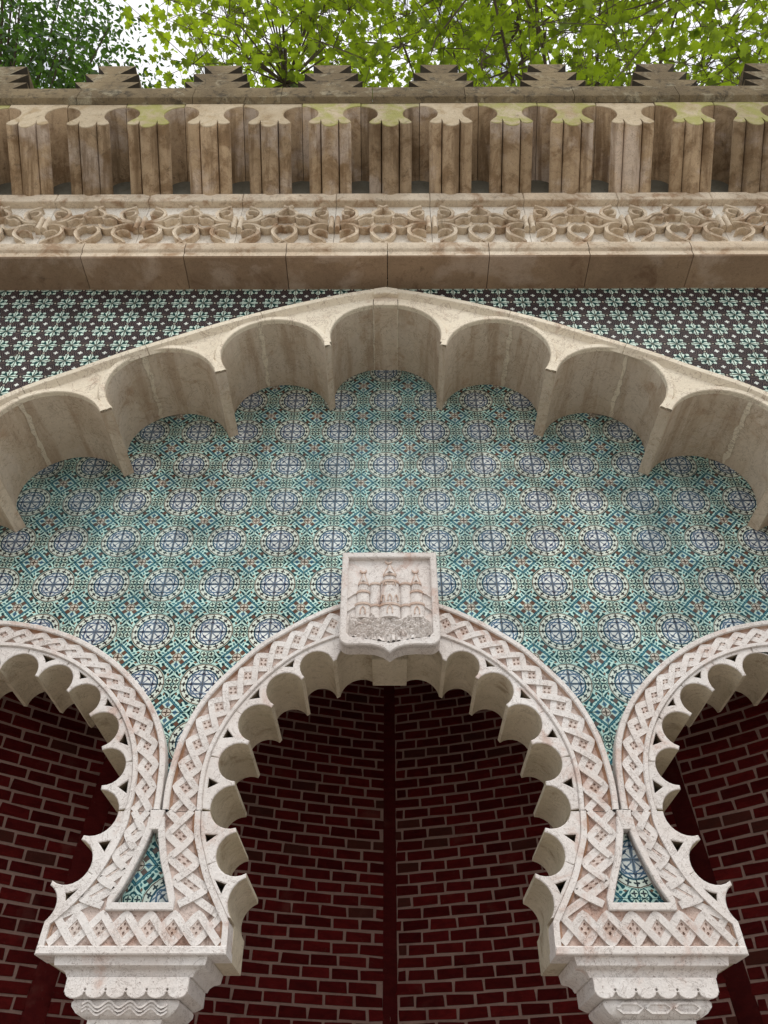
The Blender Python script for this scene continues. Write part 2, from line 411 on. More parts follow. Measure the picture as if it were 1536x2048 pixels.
def area(l): return sum(l[i - 1][0] * l[i][1] - l[i][0] * l[i - 1][1] for i in range(len(l))) / 2
def clean(l, e=1e-5):
    o = []
    for p in l:
        if not o or math.hypot(p[0] - o[-1][0], p[1] - o[-1][1]) > e: o.append((p[0], p[1]))
    if math.hypot(o[0][0] - o[-1][0], o[0][1] - o[-1][1]) < e: o.pop()
    return o
def inset(l, d):               # l counter-clockwise shrinks, clockwise (a hole) grows
    n = len(l); o = []
    for i in range(n):
        a, p, c = l[i - 1], l[i], l[(i + 1) % n]
        e1 = Vector((p[0] - a[0], p[1] - a[1])).normalized(); e2 = Vector((c[0] - p[0], c[1] - p[1])).normalized()
        nn = Vector((-e1.y, e1.x)) + Vector((-e2.y, e2.x))
        if nn.length < .3: nn = Vector((-e1.y, e1.x))
        nn.normalize(); k = max(.5, nn.dot(Vector((-e1.y, e1.x))))
        o.append((p[0] + nn.x * d / k, p[1] + nn.y * d / k))
    return o
def spline(pts, n):            # Catmull-Rom, then even steps
    q = []
    for i in range(len(pts) - 1):
        p0, p1, p2, p3 = pts[max(i - 1, 0)], pts[i], pts[i + 1], pts[min(i + 2, len(pts) - 1)]
        for k in range(14):
            t = k / 14
            q.append(tuple(.5 * (2 * p1[j] + (p2[j] - p0[j]) * t + (2 * p0[j] - 5 * p1[j] + 4 * p2[j] - p3[j]) * t * t + (3 * p1[j] - p0[j] - 3 * p2[j] + p3[j]) * t ** 3) for j in (0, 1)))
    q.append(pts[-1]); return even(q, n)
def even(q, n):
    d = [0]
    for a, c in zip(q, q[1:]): d.append(d[-1] + math.hypot(c[0] - a[0], c[1] - a[1]))
    o, j = [], 0
    for i in range(n):
        s = d[-1] * i / (n - 1)
        while j < len(q) - 2 and d[j + 1] < s: j += 1
        t = (s - d[j]) / max(1e-9, d[j + 1] - d[j])
        o.append((q[j][0] + (q[j + 1][0] - q[j][0]) * t, q[j][1] + (q[j + 1][1] - q[j][1]) * t))
    return o
def length(q): return sum(math.hypot(c[0] - a[0], c[1] - a[1]) for a, c in zip(q, q[1:]))
def circ3(a, b2, c):
    ax, ay, bx, by, cx, cy = *a, *b2, *c
    d = 2 * (ax * (by - cy) + bx * (cy - ay) + cx * (ay - by))
    ux = ((ax * ax + ay * ay) * (by - cy) + (bx * bx + by * by) * (cy - ay) + (cx * cx + cy * cy) * (ay - by)) / d
    uy = ((ax * ax + ay * ay) * (cx - bx) + (bx * bx + by * by) * (ax - cx) + (cx * cx + cy * cy) * (bx - ax)) / d
    return (ux, uy), math.hypot(ax - ux, ay - uy)
def arc(a, m, c, n=14):        # points from a through m to c
    (ux, uy), r = circ3(a, m, c)
    t0, tm, t1 = (math.atan2(p[1] - uy, p[0] - ux) for p in (a, m, c))
    def up(t, s): return (t - s) % (2 * math.pi)
    if up(tm, t0) < up(t1, t0): sw = up(t1, t0)
    else: sw = -((t0 - t1) % (2 * math.pi))
    return [(ux + r * math.cos(t0 + sw * i / (n - 1)), uy + r * math.sin(t0 + sw * i / (n - 1))) for i in range(n)], (ux, uy), r
def mirror(l, c=0.0): return [(2 * c - p[0], p[1]) for p in l]
class Band:
    """the strip between an outer and an inner curve; v = 0 on the outer one"""
    def __init__(s, O, I, n):
        s.O, s.I, s.n = even(O, n), even(I, n), n
        s.w = [math.hypot(a[0] - b2[0], a[1] - b2[1]) for a, b2 in zip(s.O, s.I)]
        mid = [((a[0] + b2[0]) / 2, (a[1] + b2[1]) / 2) for a, b2 in zip(s.O, s.I)]
        s.len = length(mid)
    def at(s, t, v):
        t = min(max(t, 0), 1) * (s.n - 1); i = min(int(t), s.n - 2); f = t - i
        o = [s.O[i][k] + (s.O[i + 1][k] - s.O[i][k]) * f for k in (0, 1)]; q = [s.I[i][k] + (s.I[i + 1][k] - s.I[i][k]) * f for k in (0, 1)]
        return (o[0] + (q[0] - o[0]) * v, o[1] + (q[1] - o[1]) * v)
    def width(s, t):
        t = min(max(t, 0), 1) * (s.n - 1); i = min(int(round(t)), s.n - 1); return s.w[i]
    def sweep(s, mb, prof, side, mi=0):
        """prof: (metres from the outer curve, y) for side 'o', from the inner curve outwards for side 'i'"""
        m = len(prof); v = []
        for i in range(s.n):
            for d, y in prof:
                k = d / s.w[i] if side == 'o' else 1 - d / s.w[i]
                p = (s.O[i][0] + (s.I[i][0] - s.O[i][0]) * k, s.O[i][1] + (s.I[i][1] - s.O[i][1]) * k); v.append((p[0], y, p[1]))
        mb.add(v, [(i * m + k, i * m + k + 1, (i + 1) * m + k + 1, (i + 1) * m + k) for i in range(s.n - 1) for k in range(m - 1)], mi)
    def strip(s, mb, d_o, d_i, y, mi=0):
        v = []
        for i in range(s.n):
            for k in (d_o / s.w[i], 1 - d_i / s.w[i]):
                p = (s.O[i][0] + (s.I[i][0] - s.O[i][0]) * k, s.O[i][1] + (s.I[i][1] - s.O[i][1]) * k); v.append((p[0], y, p[1]))
        mb.add(v, [(2 * i, 2 * i + 1, 2 * i + 3, 2 * i + 2) for i in range(s.n - 1)], mi)
def lattice(straps, squares, at, width, total, d_o, d_i, pitch, sw, y_bed, t0=0.0, t1=1.0, flip=0):
    """two straps that zigzag across a band and weave over and under each other, and the pierced square in every mesh"""
    n = max(2, round(total * (t1 - t0) / pitch)); st = (t1 - t0) / n; S_ = 10
    for z in (0, 1):
        pts, ys = [], []
        for i in range(n * S_ + 1):
            q = i / S_; t = t0 + q * st; k = min(int(q), n - 1); f = q - k
            up = f if (k + z) % 2 == 0 else 1 - f
            up = min(1, max(0, .5 + (up - .5) * 1.05))
            lo, hi = (d_o + sw * .34) / width(t), 1 - (d_i + sw * .34) / width(t)
            pts.append(at(t, lo + (hi - lo) * up))
            ys.append(y_bed - .0100 - (.0035 if (k + z + flip) % 2 == 0 else -.0030) * math.sin(math.pi * f) ** .6 if 0 < f < 1 else y_bed - .0100)
        straps.ribbon(pts, sw, ys, y_bed + .004)
    for k in range(1, n):
        t = t0 + k * st
        lo, hi = d_o / width(t), 1 - d_i / width(t)
        cpt = at(t, (lo + hi) / 2); e1 = at(t + st * .34, (lo + hi) / 2); e2 = at(t, (lo + hi) / 2 + (hi - lo) * .33)
        ux, uz = e1[0] - cpt[0], e1[1] - cpt[1]; vx, vz = e2[0] - cpt[0], e2[1] - cpt[1]
        P = lambda p, q: (cpt[0] + ux * p + vx * q, cpt[1] + uz * p + vz * q)
        loops = [[P(-1.1, 0), P(0, -1.1), P(1.1, 0), P(0, 1.1)]]
        for hx, hz in ((.40, 0), (-.40, 0), (0, -.40), (0, .40)):
            loops.append([P(hx + .17 * math.cos(q * 1.2566), hz + .17 * math.sin(q * 1.2566)) for q in range(5)])
        m = MB(); m.plate(loops, y_bed - .0055, y_bed + .006); squares.append(m)

# ------------------------------------------------------------------ ground
ground = MB(); ground.add([(-400, -400, -EYE), (400, -400, -EYE), (400, 400, -EYE), (-400, 400, -EYE)], [(0, 1, 2, 3)])
g = ground.build('ground', 'paving'); g['kind'] = 'structure'

# ------------------------------------------------------------------ curves of the three small arches (x from the arch's centre, z)
CX, SX, ZJ = .018, 1.868, 1.149          # centre arch, side arches at CX +- SX, height of the bed joint
OC = [(.917, 1.149), (.922, 1.225), (.920, 1.30), (.907, 1.42), (.882, 1.52), (.842, 1.62), (.785, 1.715), (.710, 1.808), (.615, 1.912), (.505, 1.997), (.385, 2.074), (.25, 2.14), (0, 2.225)]
IC = [(.760, 1.149), (.766, 1.224), (.766, 1.316), (.748, 1.421), (.698, 1.548), (.625, 1.663), (.537, 1.768), (.418, 1.872), (.249, 1.957), (0, 2.03)]
OS = [(.939, 1.149), (.935, 1.25), (.922, 1.374), (.889, 1.487), (.822, 1.612), (.725, 1.727), (.595, 1.841), (.428, 1.943), (.261, 2.008), (.10, 2.043), (0, 2.052)]
IS = [(.800, 1.149), (.804, 1.207), (.796, 1.311), (.770, 1.415), (.724, 1.514), (.657, 1.612), (.559, 1.714), (.441, 1.802), (.308, 1.866), (.16, 1.904), (0, 1.915)]
# cusps and foils of the fringe, from the crown down to the foot
CUSP_C = [(.252, 1.838), (.394, 1.746), (.519, 1.609), (.605, 1.439), (.643, 1.262), (.613, 1.074), (.549, .904)]
CUSP_S = [(.075, 1.792), (.262, 1.758), (.423, 1.683), (.553, 1.567), (.643, 1.415), (.681, 1.245), (.655, 1.045), (.575, .878)]
FOOT_C, FOOT_S = (.592, .755), (.592, .748)
# lower half of the bands, in the springers (u from the column's axis)
OL_IN = [(.004, 1.149), (.012, 1.084), (.043, .965), (.074, .889), (.105, .806)]
OL_OUT = [(.004, 1.149), (.010, 1.067), (.037, .965), (.073, .867), (.108, .804)]
def foils(cusps, foot, ends, depth):
    """arcs from cusp to cusp; every cusp is cut blunt"""
    res = []
    pts = [ends] + cusps + [foot]
    for i in range(len(pts) - 1):
        a, c = pts[i], pts[i + 1]
        dx, dz = c[0] - a[0], c[1] - a[1]; l = math.hypot(dx, dz); bl = .009
        a2 = (a[0] + dx / l * bl, a[1] + dz / l * bl) if i else a
        c2 = (c[0] - dx / l * bl, c[1] - dz / l * bl) if i < len(pts) - 2 else c
        dp = depth[i]
        nx, nz = -dz / l, dx / l                  # outward: away from the opening
        m = ((a2[0] + c2[0]) / 2 + nx * dp, (a2[1] + c2[1]) / 2 + nz * dp)
        res.append(arc(a2, m, c2, 15))
    return res
FC = foils(CUSP_C, FOOT_C, (.086, 1.925), [.045, .098, .102, .100, .098, .100, .098, .036])
FS = foils(CUSP_S, FOOT_S, (-.075, 1.792), [.085, .100, .098, .098, .097, .098, .105, .100, .032])
def split(poly, z, keep_up):
    o = []
    for a, c in zip(poly, poly[1:]):
        ia, ic = (a[1] >= z) == keep_up, (c[1] >= z) == keep_up
        if ia and (not o or o[-1] != a): o.append(a)
        if ia != ic:
            t = (z - a[1]) / (c[1] - a[1]); o.append((a[0] + (c[0] - a[0]) * t, z))
        if ic: o.append(c)
    return o
def clip_z(poly, z, up):
    o = []
    for i in range(len(poly)):
        a, c = poly[i - 1], poly[i]; ia, ic = (a[1] >= z) == up, (c[1] >= z) == up
        if ia != ic: t = (z - a[1]) / (c[1] - a[1]); o.append((a[0] + (c[0] - a[0]) * t, z))
        if ic: o.append(c)
    return clean(o) if len(o) > 2 else []
def fringe_pieces(fl, I, up, z=None, w=.029, gap=.013):
    """the flat fringe in front, cut into one piece per cusp, each with its pierced curved triangle; I runs the same way as fl"""
    Id = even(I, 300); out = []
    def near(p): return min(range(300), key=lambda i: math.hypot(Id[i][0] - p[0], Id[i][1] - p[1]))
    def dI(p): i = near(p); return math.hypot(Id[i][0] - p[0], Id[i][1] - p[1])
    cut = []
    for f, c, r in fl:
        k = len(f) // 2
        if z is not None and min(p[1] for p in f) < z < max(p[1] for p in f): k = min(range(len(f)), key=lambda i: abs(f[i][1] - z))
        cut.append(k)
    for i in range(len(fl) - 1):
        (pa, ca, ra), (pb, cb, rb) = fl[i], fl[i + 1]
        ka, kb = cut[i], cut[i + 1]
        if i == 0: ka = 0
        if i == len(fl) - 2: kb = len(pb) - 1
        inner = pa[ka:] + pb[:kb + 1]
        ia, ib = near(inner[0]), near(inner[-1])
        if i == len(fl) - 2: ib = 299
        edge = Id[ia:ib + 1:3] if ib > ia else Id[ib:ia + 1:3][::-1]
        poly = inner + edge[::-1]
        if z is not None: poly = clip_z(poly, z, up)
        if len(poly) < 4: continue
        ra, rb = ra + w, rb + w; hole = []
        d = math.hypot(cb[0] - ca[0], cb[1] - ca[1])
        x = (d * d + ra * ra - rb * rb) / (2 * d); h2 = ra * ra - x * x
        if h2 > 0 and i:
            h = math.sqrt(h2); ex, ez = (cb[0] - ca[0]) / d, (cb[1] - ca[1]) / d
            tip = min([(ca[0] + ex * x - ez * h * s, ca[1] + ez * x + ex * h * s) for s in (1, -1)], key=dI)
            q = Id[near(tip)]; dd = dI(tip)
            if dd > gap + .012:
                ends = []
                for cc, rr, of in ((ca, ra, -1), (cb, rb, 1)):
                    best = None
                    for k in range(0, 60):                     # walk along the rim of the hole until the ring of the scallop is met
                        j = near(tip) + of * k
                        if j < 0 or j > 299: break
                        e = Id[j]; l = math.hypot(tip[0] - e[0], tip[1] - e[1]); e = (e[0] + (q[0] * 0 + tip[0] - e[0]) / l * gap, e[1] + (tip[1] - e[1]) / l * gap)
                        if math.hypot(e[0] - cc[0], e[1] - cc[1]) < rr + .001 or math.hypot(e[0] - tip[0], e[1] - tip[1]) > .058: break
                        best = e
                    ends.append(best or q)
                def side(cc, rr, e):
                    o = []
                    for k in range(1, 5):
                        p = (tip[0] + (e[0] - tip[0]) * k / 5, tip[1] + (e[1] - tip[1]) * k / 5); l = math.hypot(p[0] - cc[0], p[1] - cc[1])
                        m = max(l, rr); o.append((cc[0] + (p[0] - cc[0]) / l * m, cc[1] + (p[1] - cc[1]) / l * m))
                    return o
                hole = [tip] + side(ca, ra, ends[0]) + [ends[0], ends[1]] + side(cb, rb, ends[1])[::-1]
                hole = clean(hole, 5e-4); hc = (sum(p[0] for p in hole) / len(hole), sum(p[1] for p in hole) / len(hole)); hole = [(hc[0] + (p[0] - hc[0]) * .8, hc[1] + (p[1] - hc[1]) * .8) for p in hole]
                if len(hole) < 3 or abs(area(hole)) < 1e-4 or (z is not None and not all((p[1] > z + .004) == up for p in hole)): hole = []
        out.append((poly, hole))
    return out
Y_BED, Y_RIM, Y_FR, Y_BODY, Y_BACK = -.044, -.064, -.052, .055, .31
RIM_O = [(0, .06), (0, -.060), (.004, Y_RIM), (.021, Y_RIM), (.025, -.060), (.026, -.052)]
CAV_O = [(.026, -.056), (.029, -.050), (.032, -.046), (.036, Y_BED)]
RIM_I = [(0, .06), (0, -.058), (.003, -.062), (.017, -.062), (.020, -.058), (.022, -.050)]
CAV_I = [(.022, -.053), (.025, -.047), (.027, Y_BED)]

def small_arch(cx, O, I, fl, name, label, group, side):
    t = thing(name, label, 'arch', (cx, 0, ZJ), group)
    sh = lambda l: [(p[0] + cx, p[1]) for p in l]
    hO, hI = spline(O, 60), spline(I, 60)
    fullO = sh(hO + mirror(hO)[::-1][1:]); fullI = sh(hI + mirror(hI)[::-1][1:])
    half = [p for f in fl for p in f[0]]
    up = split(half, ZJ, True)
    up = [p for p in up if p[0] >= 0] if side else up
    intr = sh(mirror(up)[::-1] + up)           # left foot, crown, right foot
    if not side:                               # keystone block between the two crown foils
        k = len(up)
        intr = sh(mirror(up)[::-1] + [(-.084, 1.903), (.084, 1.903)] + up)
    g = .0015
    fullO = [(p[0], max(p[1], ZJ + g)) for p in fullO]; intr = [(p[0], max(p[1], ZJ + g)) for p in intr]
    m = MB(); m.plate([fullO + intr], Y_BODY, Y_BACK); m.build('body', 'under', t)
    band = Band(fullO, fullI, 150)
    m = MB(); band.sweep(m, RIM_O, 'o'); m.build('outer_rim', 'white', t)
    m = MB(); band.sweep(m, CAV_O, 'o'); band.sweep(m, CAV_I, 'i'); m.build('cavetto', 'red_cavetto', t)
    m = MB(); band.sweep(m, RIM_I, 'i'); m.build('inner_rim', 'white', t)
    m = MB(); band.strip(m, .036, .026, Y_BED); m.build('relief_ground', 'relief_ground', t)
    for poly, hole in fringe_pieces(fl, hI[::-1], True, ZJ + g):
        for mir in (False, True):
            ls = [sh(mirror(l) if mir else l) for l in ([poly, hole] if hole else [poly])]
            m = MB(); m.plate(ls, Y_FR, Y_BODY - .002, .0035, mi=2, mi_front=0, mi_hole=1); m.build('fringe', None, t, mats=['white', 'hole_shade', 'under'])
    s, bo = MB(), []
    lattice(s, bo, band.at, band.width, band.len, .031, .021, .094, .0270, Y_BED)
    s.build('strapwork', 'white', t); [q.build('pierced_square', 'square', t) for q in bo]
    return t
small_arch(CX, OC, IC, FC, 'horseshoe_arch', 'pointed horseshoe arch with carved lattice band and scalloped fringe under the castle shield', 'carved arches of the arcade', False)
for sg, w in ((-1, 'to the left of the castle shield, its lower fringe darker'), (1, 'to the right of the castle shield')):
    small_arch(CX + sg * SX, OS, IS, FS, 'horseshoe_arch', 'lower round horseshoe arch with lattice band ' + ('left' if sg < 0 else 'right') + ' of the castle shield arch', 'carved arches of the arcade', True)

# ------------------------------------------------------------------ springers, capitals and columns
def poly_clip(sub, cx0, cx1, cz0, cz1):
    def cl(p, inside, inter):
        o = []
        for i in range(len(p)):
            a, c = p[i - 1], p[i]
            if inside(c):
                if not inside(a): o.append(inter(a, c))
                o.append(c)
            elif inside(a): o.append(inter(a, c))
        return o
    def ix(x): return lambda a, c: (x, a[1] + (c[1] - a[1]) * (x - a[0]) / (c[0] - a[0]))
    def iz(z): return lambda a, c: (a[0] + (c[0] - a[0]) * (z - a[1]) / (c[1] - a[1]), z)
    for ins, it in ((lambda p: p[0] >= cx0, ix(cx0)), (lambda p: p[0] <= cx1, ix(cx1)), (lambda p: p[1] >= cz0, iz(cz0)), (lambda p: p[1] <= cz1, iz(cz1))):
        if not sub: return sub
        sub = cl(sub, ins, it)
    return sub
def rect_loft(mb, secs, y_back):
    """secs: (half width, front y, z) from top to bottom"""
    v = []
    for h, y, z in secs: v += [(-h, y, z), (h, y, z), (h, y_back - (y + .05) * .6, z), (-h, y_back - (y + .05) * .6, z)]
    f = [(0, 1, 2, 3)]
    for i in range(len(secs) - 1):
        for k in range(4): f.append((4 * i + k, 4 * i + 4 + k, 4 * i + 4 + (k + 1) % 4, 4 * i + (k + 1) % 4))
    e = 4 * (len(secs) - 1); f.append((e + 3, e + 2, e + 1, e)); mb.add(v, f)
def springer(ax, inner_side, label, tile_mat, phase, wave):
    """inner_side: +1 when the centre arch lies at larger x"""
    t = thing('arcade_column', label, 'column', (ax, 0, -EYE), 'columns of the arcade')
    def place(l, s): return [(ax + s * p[0], p[1]) for p in l]
    def side(kind, s):
        # everything in u = distance from the column's axis
        if kind == 'c':
            off = SX / 2; half = [p for f in FC for p in f[0]]
            I = [(off - .0 - p[0], p[1]) for p in [(.762, 1.149), (.751, 1.059), (.723, .98), (.692, .904), (.650, .831), (.603, .755)]]
            fl = FC; O = OL_IN
        else:
            off = SX / 2; half = [p for f in FS for p in f[0]]
            I = [(off - p[0], p[1]) for p in [(.800, 1.149), (.800, 1.099), (.777, 1.011), (.731, .904), (.668, .816), (.605, .750)]]
            fl = FS; O = OL_OUT
        low = [(off - p[0], p[1]) for p in split(half, ZJ, False)]
        fl2 = [([(off - p[0], p[1]) for p in f[0]], (off - f[1][0], f[1][1]), f[2]) for f in fl]
        return O, I, low, fl2
    kinds = {inner_side: 'c', -inner_side: 's'}
    ZB = .634; body = []; bed_out = []; frames = {}
    g = .0015
    for s in (-1, 1):
        O, I, low, fl2 = side(kinds[s], s)
        frames[s] = (place(spline(O, 24), s), place(spline(I, 30), s), place(low, s), [(place(f[0], s), (ax + s * f[1][0], f[1][1]), f[2]) for f in fl2])
    foot = [(ax - .338, .745), (ax - .342, ZB), (ax + .342, ZB), (ax + .338, .745)]
    capz = lambda l: [(p[0], min(p[1], ZJ - g)) for p in l]
    left, right = capz(frames[-1][2]), capz(frames[1][2])
    m = MB(); m.plate([left + foot[1:3] + right[::-1]], Y_BODY, Y_BACK); m.build('body', 'under', t)
    # bed with the tile window
    tri_i = []
    Ol, Or = frames[-1][0], frames[1][0]
    zt = .806
    tri = [p for p in Ol if p[1] <= 1.125][::-1]
    win = [(ax - .106, zt)] + [p for p in Ol[::-1] if zt < p[1] < 1.12] + [p for p in Or if zt < p[1] < 1.12] + [(ax + .106, zt)]
    Il, Ir = capz(frames[-1][1]), capz(frames[1][1])
    outline = Il + [(ax - .331, .665), (ax + .331, .665)] + Ir[::-1]
    m = MB(); m.plate([outline, win], Y_BED, Y_BODY + .004); m.build('relief_ground', 'relief_ground', t)
    fr_in = inset(clean(win) if area(clean(win)) < 0 else clean(win)[::-1], .0)
    wc = clean(win); wc = wc if area(wc) > 0 else wc[::-1]
    fr_out = []
    for p in wc:
        if abs(p[1] - zt) < 1e-6: fr_out.append((p[0] + (.020 if p[0] > ax else -.020), p[1] - .027))
        else: fr_out.append((p[0] + (.026 if p[0] > ax else -.026), min(p[1] + .004, ZJ - .002)))
    m = MB(); m.plate([fr_out, wc], Y_RIM, Y_BODY, .003); m.build('window_frame', 'white', t)
    for s in (-1, 1):
        O, I, low, fl3 = frames[s]
        path = capz(I)[:-1] + [(ax + s * .338, .742), (ax + s * .341, .700), (ax + s * .342, .661)]
        path = [path[0]] + [p for a, p in zip(path, path[1:]) if math.hypot(p[0] - a[0], p[1] - a[1]) > 1e-5]
        outer = [(p[0] - s * .15, p[1] - .05) for p in path]
        # rim as a ribbon along the inner curve
        m = MB(); off = []
        for i in range(len(path)):
            a, c = path[max(i - 1, 0)], path[min(i + 1, len(path) - 1)]
            dx, dz = c[0] - a[0], c[1] - a[1]; l = math.hypot(dx, dz); nx, nz = (-dz / l, dx / l)
            if nx * s > 0: nx, nz = -nx, -nz
            off.append((path[i][0] + nx * .011, path[i][1] + nz * .011))
        m.ribbon(off, .022, Y_RIM + .002, Y_BODY); m.build('inner_rim', 'white', t)
        m = MB(); cav = [(p[0] + (p[0] - q[0]) * 1.35, p[1] + (p[1] - q[1]) * 1.35) for p, q in zip(off, path)]
        m.ribbon(cav, .012, -.050, Y_BODY); m.build('cavetto', 'red_cavetto', t)
        # fringe below the joint
        for poly, hole in fringe_pieces(fl3, I, False, ZJ - g):
            m = MB(); m.plate([poly, hole] if hole else [poly], Y_FR, Y_BODY - .002, .0035, mi=2, mi_front=0, mi_hole=1); m.build('fringe', None, t, mats=['white', 'hole_shade', 'under'])
        b = Band(capz(O), capz(I), 40)
        st, bo = MB(), []
        lattice(st, bo, b.at, b.width, b.len, .029, .027, .088, .0270, Y_BED, 0, .99, flip=1)
        st.build('strapwork', 'white', t); [q.build('pierced_square', 'square', t) for q in bo]
    st, bo = MB(), []
    at = lambda q, v: (ax - .312 + .624 * q, .778 - (.778 - .660) * v)
    lattice(st, bo, at, lambda q: .118, .624, .000, .002, .090, .0265, Y_BED)
    st.build('strapwork', 'white', t); [q.build('pierced_square', 'square', t) for q in bo]
    m = MB(); m.plate([[(ax - .344, ZB - .002), (ax + .344, ZB - .002), (ax + .342, .661), (ax - .342, .661)]], Y_RIM - .004, Y_BODY + .02, .004); m.build('base_rim', 'white', t)
    m = MB(); m.plate([[(ax - .018, 1.072), (ax + .018, 1.072), (ax + .029, ZJ - .0015), (ax - .029, ZJ - .0015)]], Y_RIM - .0022, Y_BODY, .002); m.build('window_apex', 'white', t)
    # tiles in the window
    px, pz = phase
    i0, j0 = math.floor((ax - .12 - px) / TILE), math.floor((zt - pz) / TILE)
    for i in range(i0, i0 + 3):
        for j in range(j0, j0 + 4):
            c = poly_clip(wc, px + i * TILE + .001, px + (i + 1) * TILE - .001, pz + j * TILE + .001, pz + (j + 1) * TILE - .001)
            c = clean(c, 1e-4) if len(c) > 2 else []
            if len(c) > 2 and abs(area(c)) > 2e-5:
                m = MB(); m.plate([c], -.017, Y_BODY + .003); m.build('tile', tile_mat, t)
    # capital
    m = MB()
    rect_loft(m, [(.276, -.046, .632), (.270, -.046, .603), (.266, -.040, .599), (.246, -.030, .594), (.232, -.022, .584), (.226, -.018, .570)], .30)
    m.v = [(p[0] + ax, p[1], p[2]) for p in m.v]; m.build('abacus', 'white', t)
    m = MB(); rect_loft(m, [(.218, -.020, .569), (.218, -.020, .520), (.205, -.012, .512), (.19, -.004, .505)], .30)
    m.v = [(p[0] + ax, p[1], p[2]) for p in m.v]; m.build('capital_block', 'white', t)
    m = MB(); n = 6; wd = .436 / n; lo = [(ax - .218, .5675), (ax - .218, .522)]
    for k in range(n):
        x0 = ax - .218 + k * wd
        lo += [(x0 + wd * (.5 - .46 * math.cos(math.pi * q / 8)), .522 - .019 * math.sin(math.pi * q / 8)) for q in range(9)]
    lo += [(ax + .218, .522), (ax + .218, .5675)]
    holes = [[(ax - .218 + k * wd + .0045 * math.cos(q), .530 + .0045 * math.sin(q)) for q in (0, 1.26, 2.51, 3.77, 5.03)] for k in range(1, n)]
    m.plate([lo] + holes, -.034, -.0195, .002); m.build('scalloped_band', 'white', t)
    m = MB(); rect_loft(m, [(.184, -.004, .503), (.190, -.010, .494), (.188, -.010, .482), (.172, .000, .464), (.150, .012, .452), (.136, .020, .447)], .28)
    m.v = [(p[0] + ax, p[1], p[2]) for p in m.v]; m.build('necking', 'white', t)
    m = MB()
    if wave:
        for dz in (0, .013, .026):
            m.ribbon([(ax - .15 + .30 * q / 30, .467 + dz * .8 + .010 * math.sin(q * .84)) for q in range(31)], .0065, -.018 + (.026 - dz) * .35, .01)
    else:
        for k in range(3):
            c = ax - .10 + k * .10
            m.ribbon([(c - .045, .478), (c - .026, .464), (c + .026, .464), (c + .045, .478), (c + .026, .492), (c - .026, .492), (c - .045, .478)], .007, -.016, .01)
    m.build('necking_carving', 'white', t)
    m = MB(); rect_loft(m, [(.130, .018, .447), (.130, .018, -1.15)], .27); m.v = [(p[0] + ax, p[1], p[2]) for p in m.v]; m.build('shaft', 'white', t)
    m = MB()
    for k in range(4):
        c = ax - .096 + k * .064
        m.ribbon([(c + .026 * math.cos(q * .5), .40 + .026 * math.sin(q * .5)) for q in range(11)], .006, .013, .02)
        m.ribbon([(c - .02, .435), (c, .418), (c + .02, .435)], .006, .013, .02)
    m.build('shaft_carving', 'white', t)
    m = MB(); rect_loft(m, [(.15, .0, -1.15), (.20, -.03, -1.25), (.20, -.03, -EYE)], .30); m.v = [(p[0] + ax, p[1], p[2]) for p in m.v]; m.build('base', 'white', t)
springer(CX - SX / 2, 1, 'carved column with wavy necking and a tile inset cut through a small flower', 'tile_l', (-.961 + .14, .950 + .14), True)
springer(CX + SX / 2, -1, 'carved column with hexagon necking and a tile inset showing one blue medallion', 'tile_r', (.962, .971), False)

# ------------------------------------------------------------------ walls with tiles
wO_c = spline(OC, 50); wO_s = spline(OS, 50)
def ring_of(cx, O): return [(p[0] + cx, p[1]) for p in O + mirror(O)[::-1][1:]]
RINGS = [ring_of(CX, wO_c), ring_of(CX - SX, wO_s), ring_of(CX + SX, wO_s)]
def inside(p, poly):
    c = False
    for i in range(len(poly)):
        a, b2 = poly[i - 1], poly[i]
        if (a[1] > p[1]) != (b2[1] > p[1]) and p[0] < (b2[0] - a[0]) * (p[1] - a[1]) / (b2[1] - a[1]) + a[0]: c = not c
    return c
# the pointed outer arch
BC = [(.316, 3.615), (.906, 3.386), (1.462, 3.072), (1.957, 2.667), (2.36, 2.17)]
B_TOP = [(.19, 3.972), (.655, 3.852), (1.232, 3.582), (1.745, 3.212), (2.19, 2.70)]
BO = [(0, 4.165), (.22, 4.108), (.44, 4.033), (.72, 3.922), (.95, 3.816), (1.215, 3.675), (1.47, 3.535), (1.70, 3.388), (1.88, 3.28), (2.03, 3.165), (2.35, 2.88), (2.62, 2.52), (2.78, 2.12)]
bO = spline(BO, 120)
def o_height(x):
    x = abs(x)
    for a, c in zip(bO, bO[1:]):
        if a[0] <= x <= c[0]: return a[1] + (c[1] - a[1]) * (x - a[0]) / (c[0] - a[0] + 1e-9)
    return 2.1
WT = thing('tiled_wall', 'recessed wall of turquoise and blue medallion tiles above the carved arcade', 'wall', (0, 0, .6))
loops = [[(-2.86, ZJ), (-2.86, 4.1), (2.86, 4.1), (2.86, ZJ)]]
m = MB()
shr = [[((p[0] - c) * .965 + c, (p[1] - ZJ) * .972 + ZJ) for p in rg] for rg, c in zip(RINGS, (CX, CX - SX, CX + SX))]
poly = [(-2.86, 4.1), (-2.86, ZJ)] + shr[1] [::-1] + shr[0][::-1] + shr[2][::-1] + [(2.86, ZJ), (2.86, 4.1)]
m.plate([poly], .006, .28); m.build('wall_core', 'grout', WT)
bv = .0022
COLX = [CX - SX / 2, CX + SX / 2, CX - 1.5 * SX, CX + 1.5 * SX]
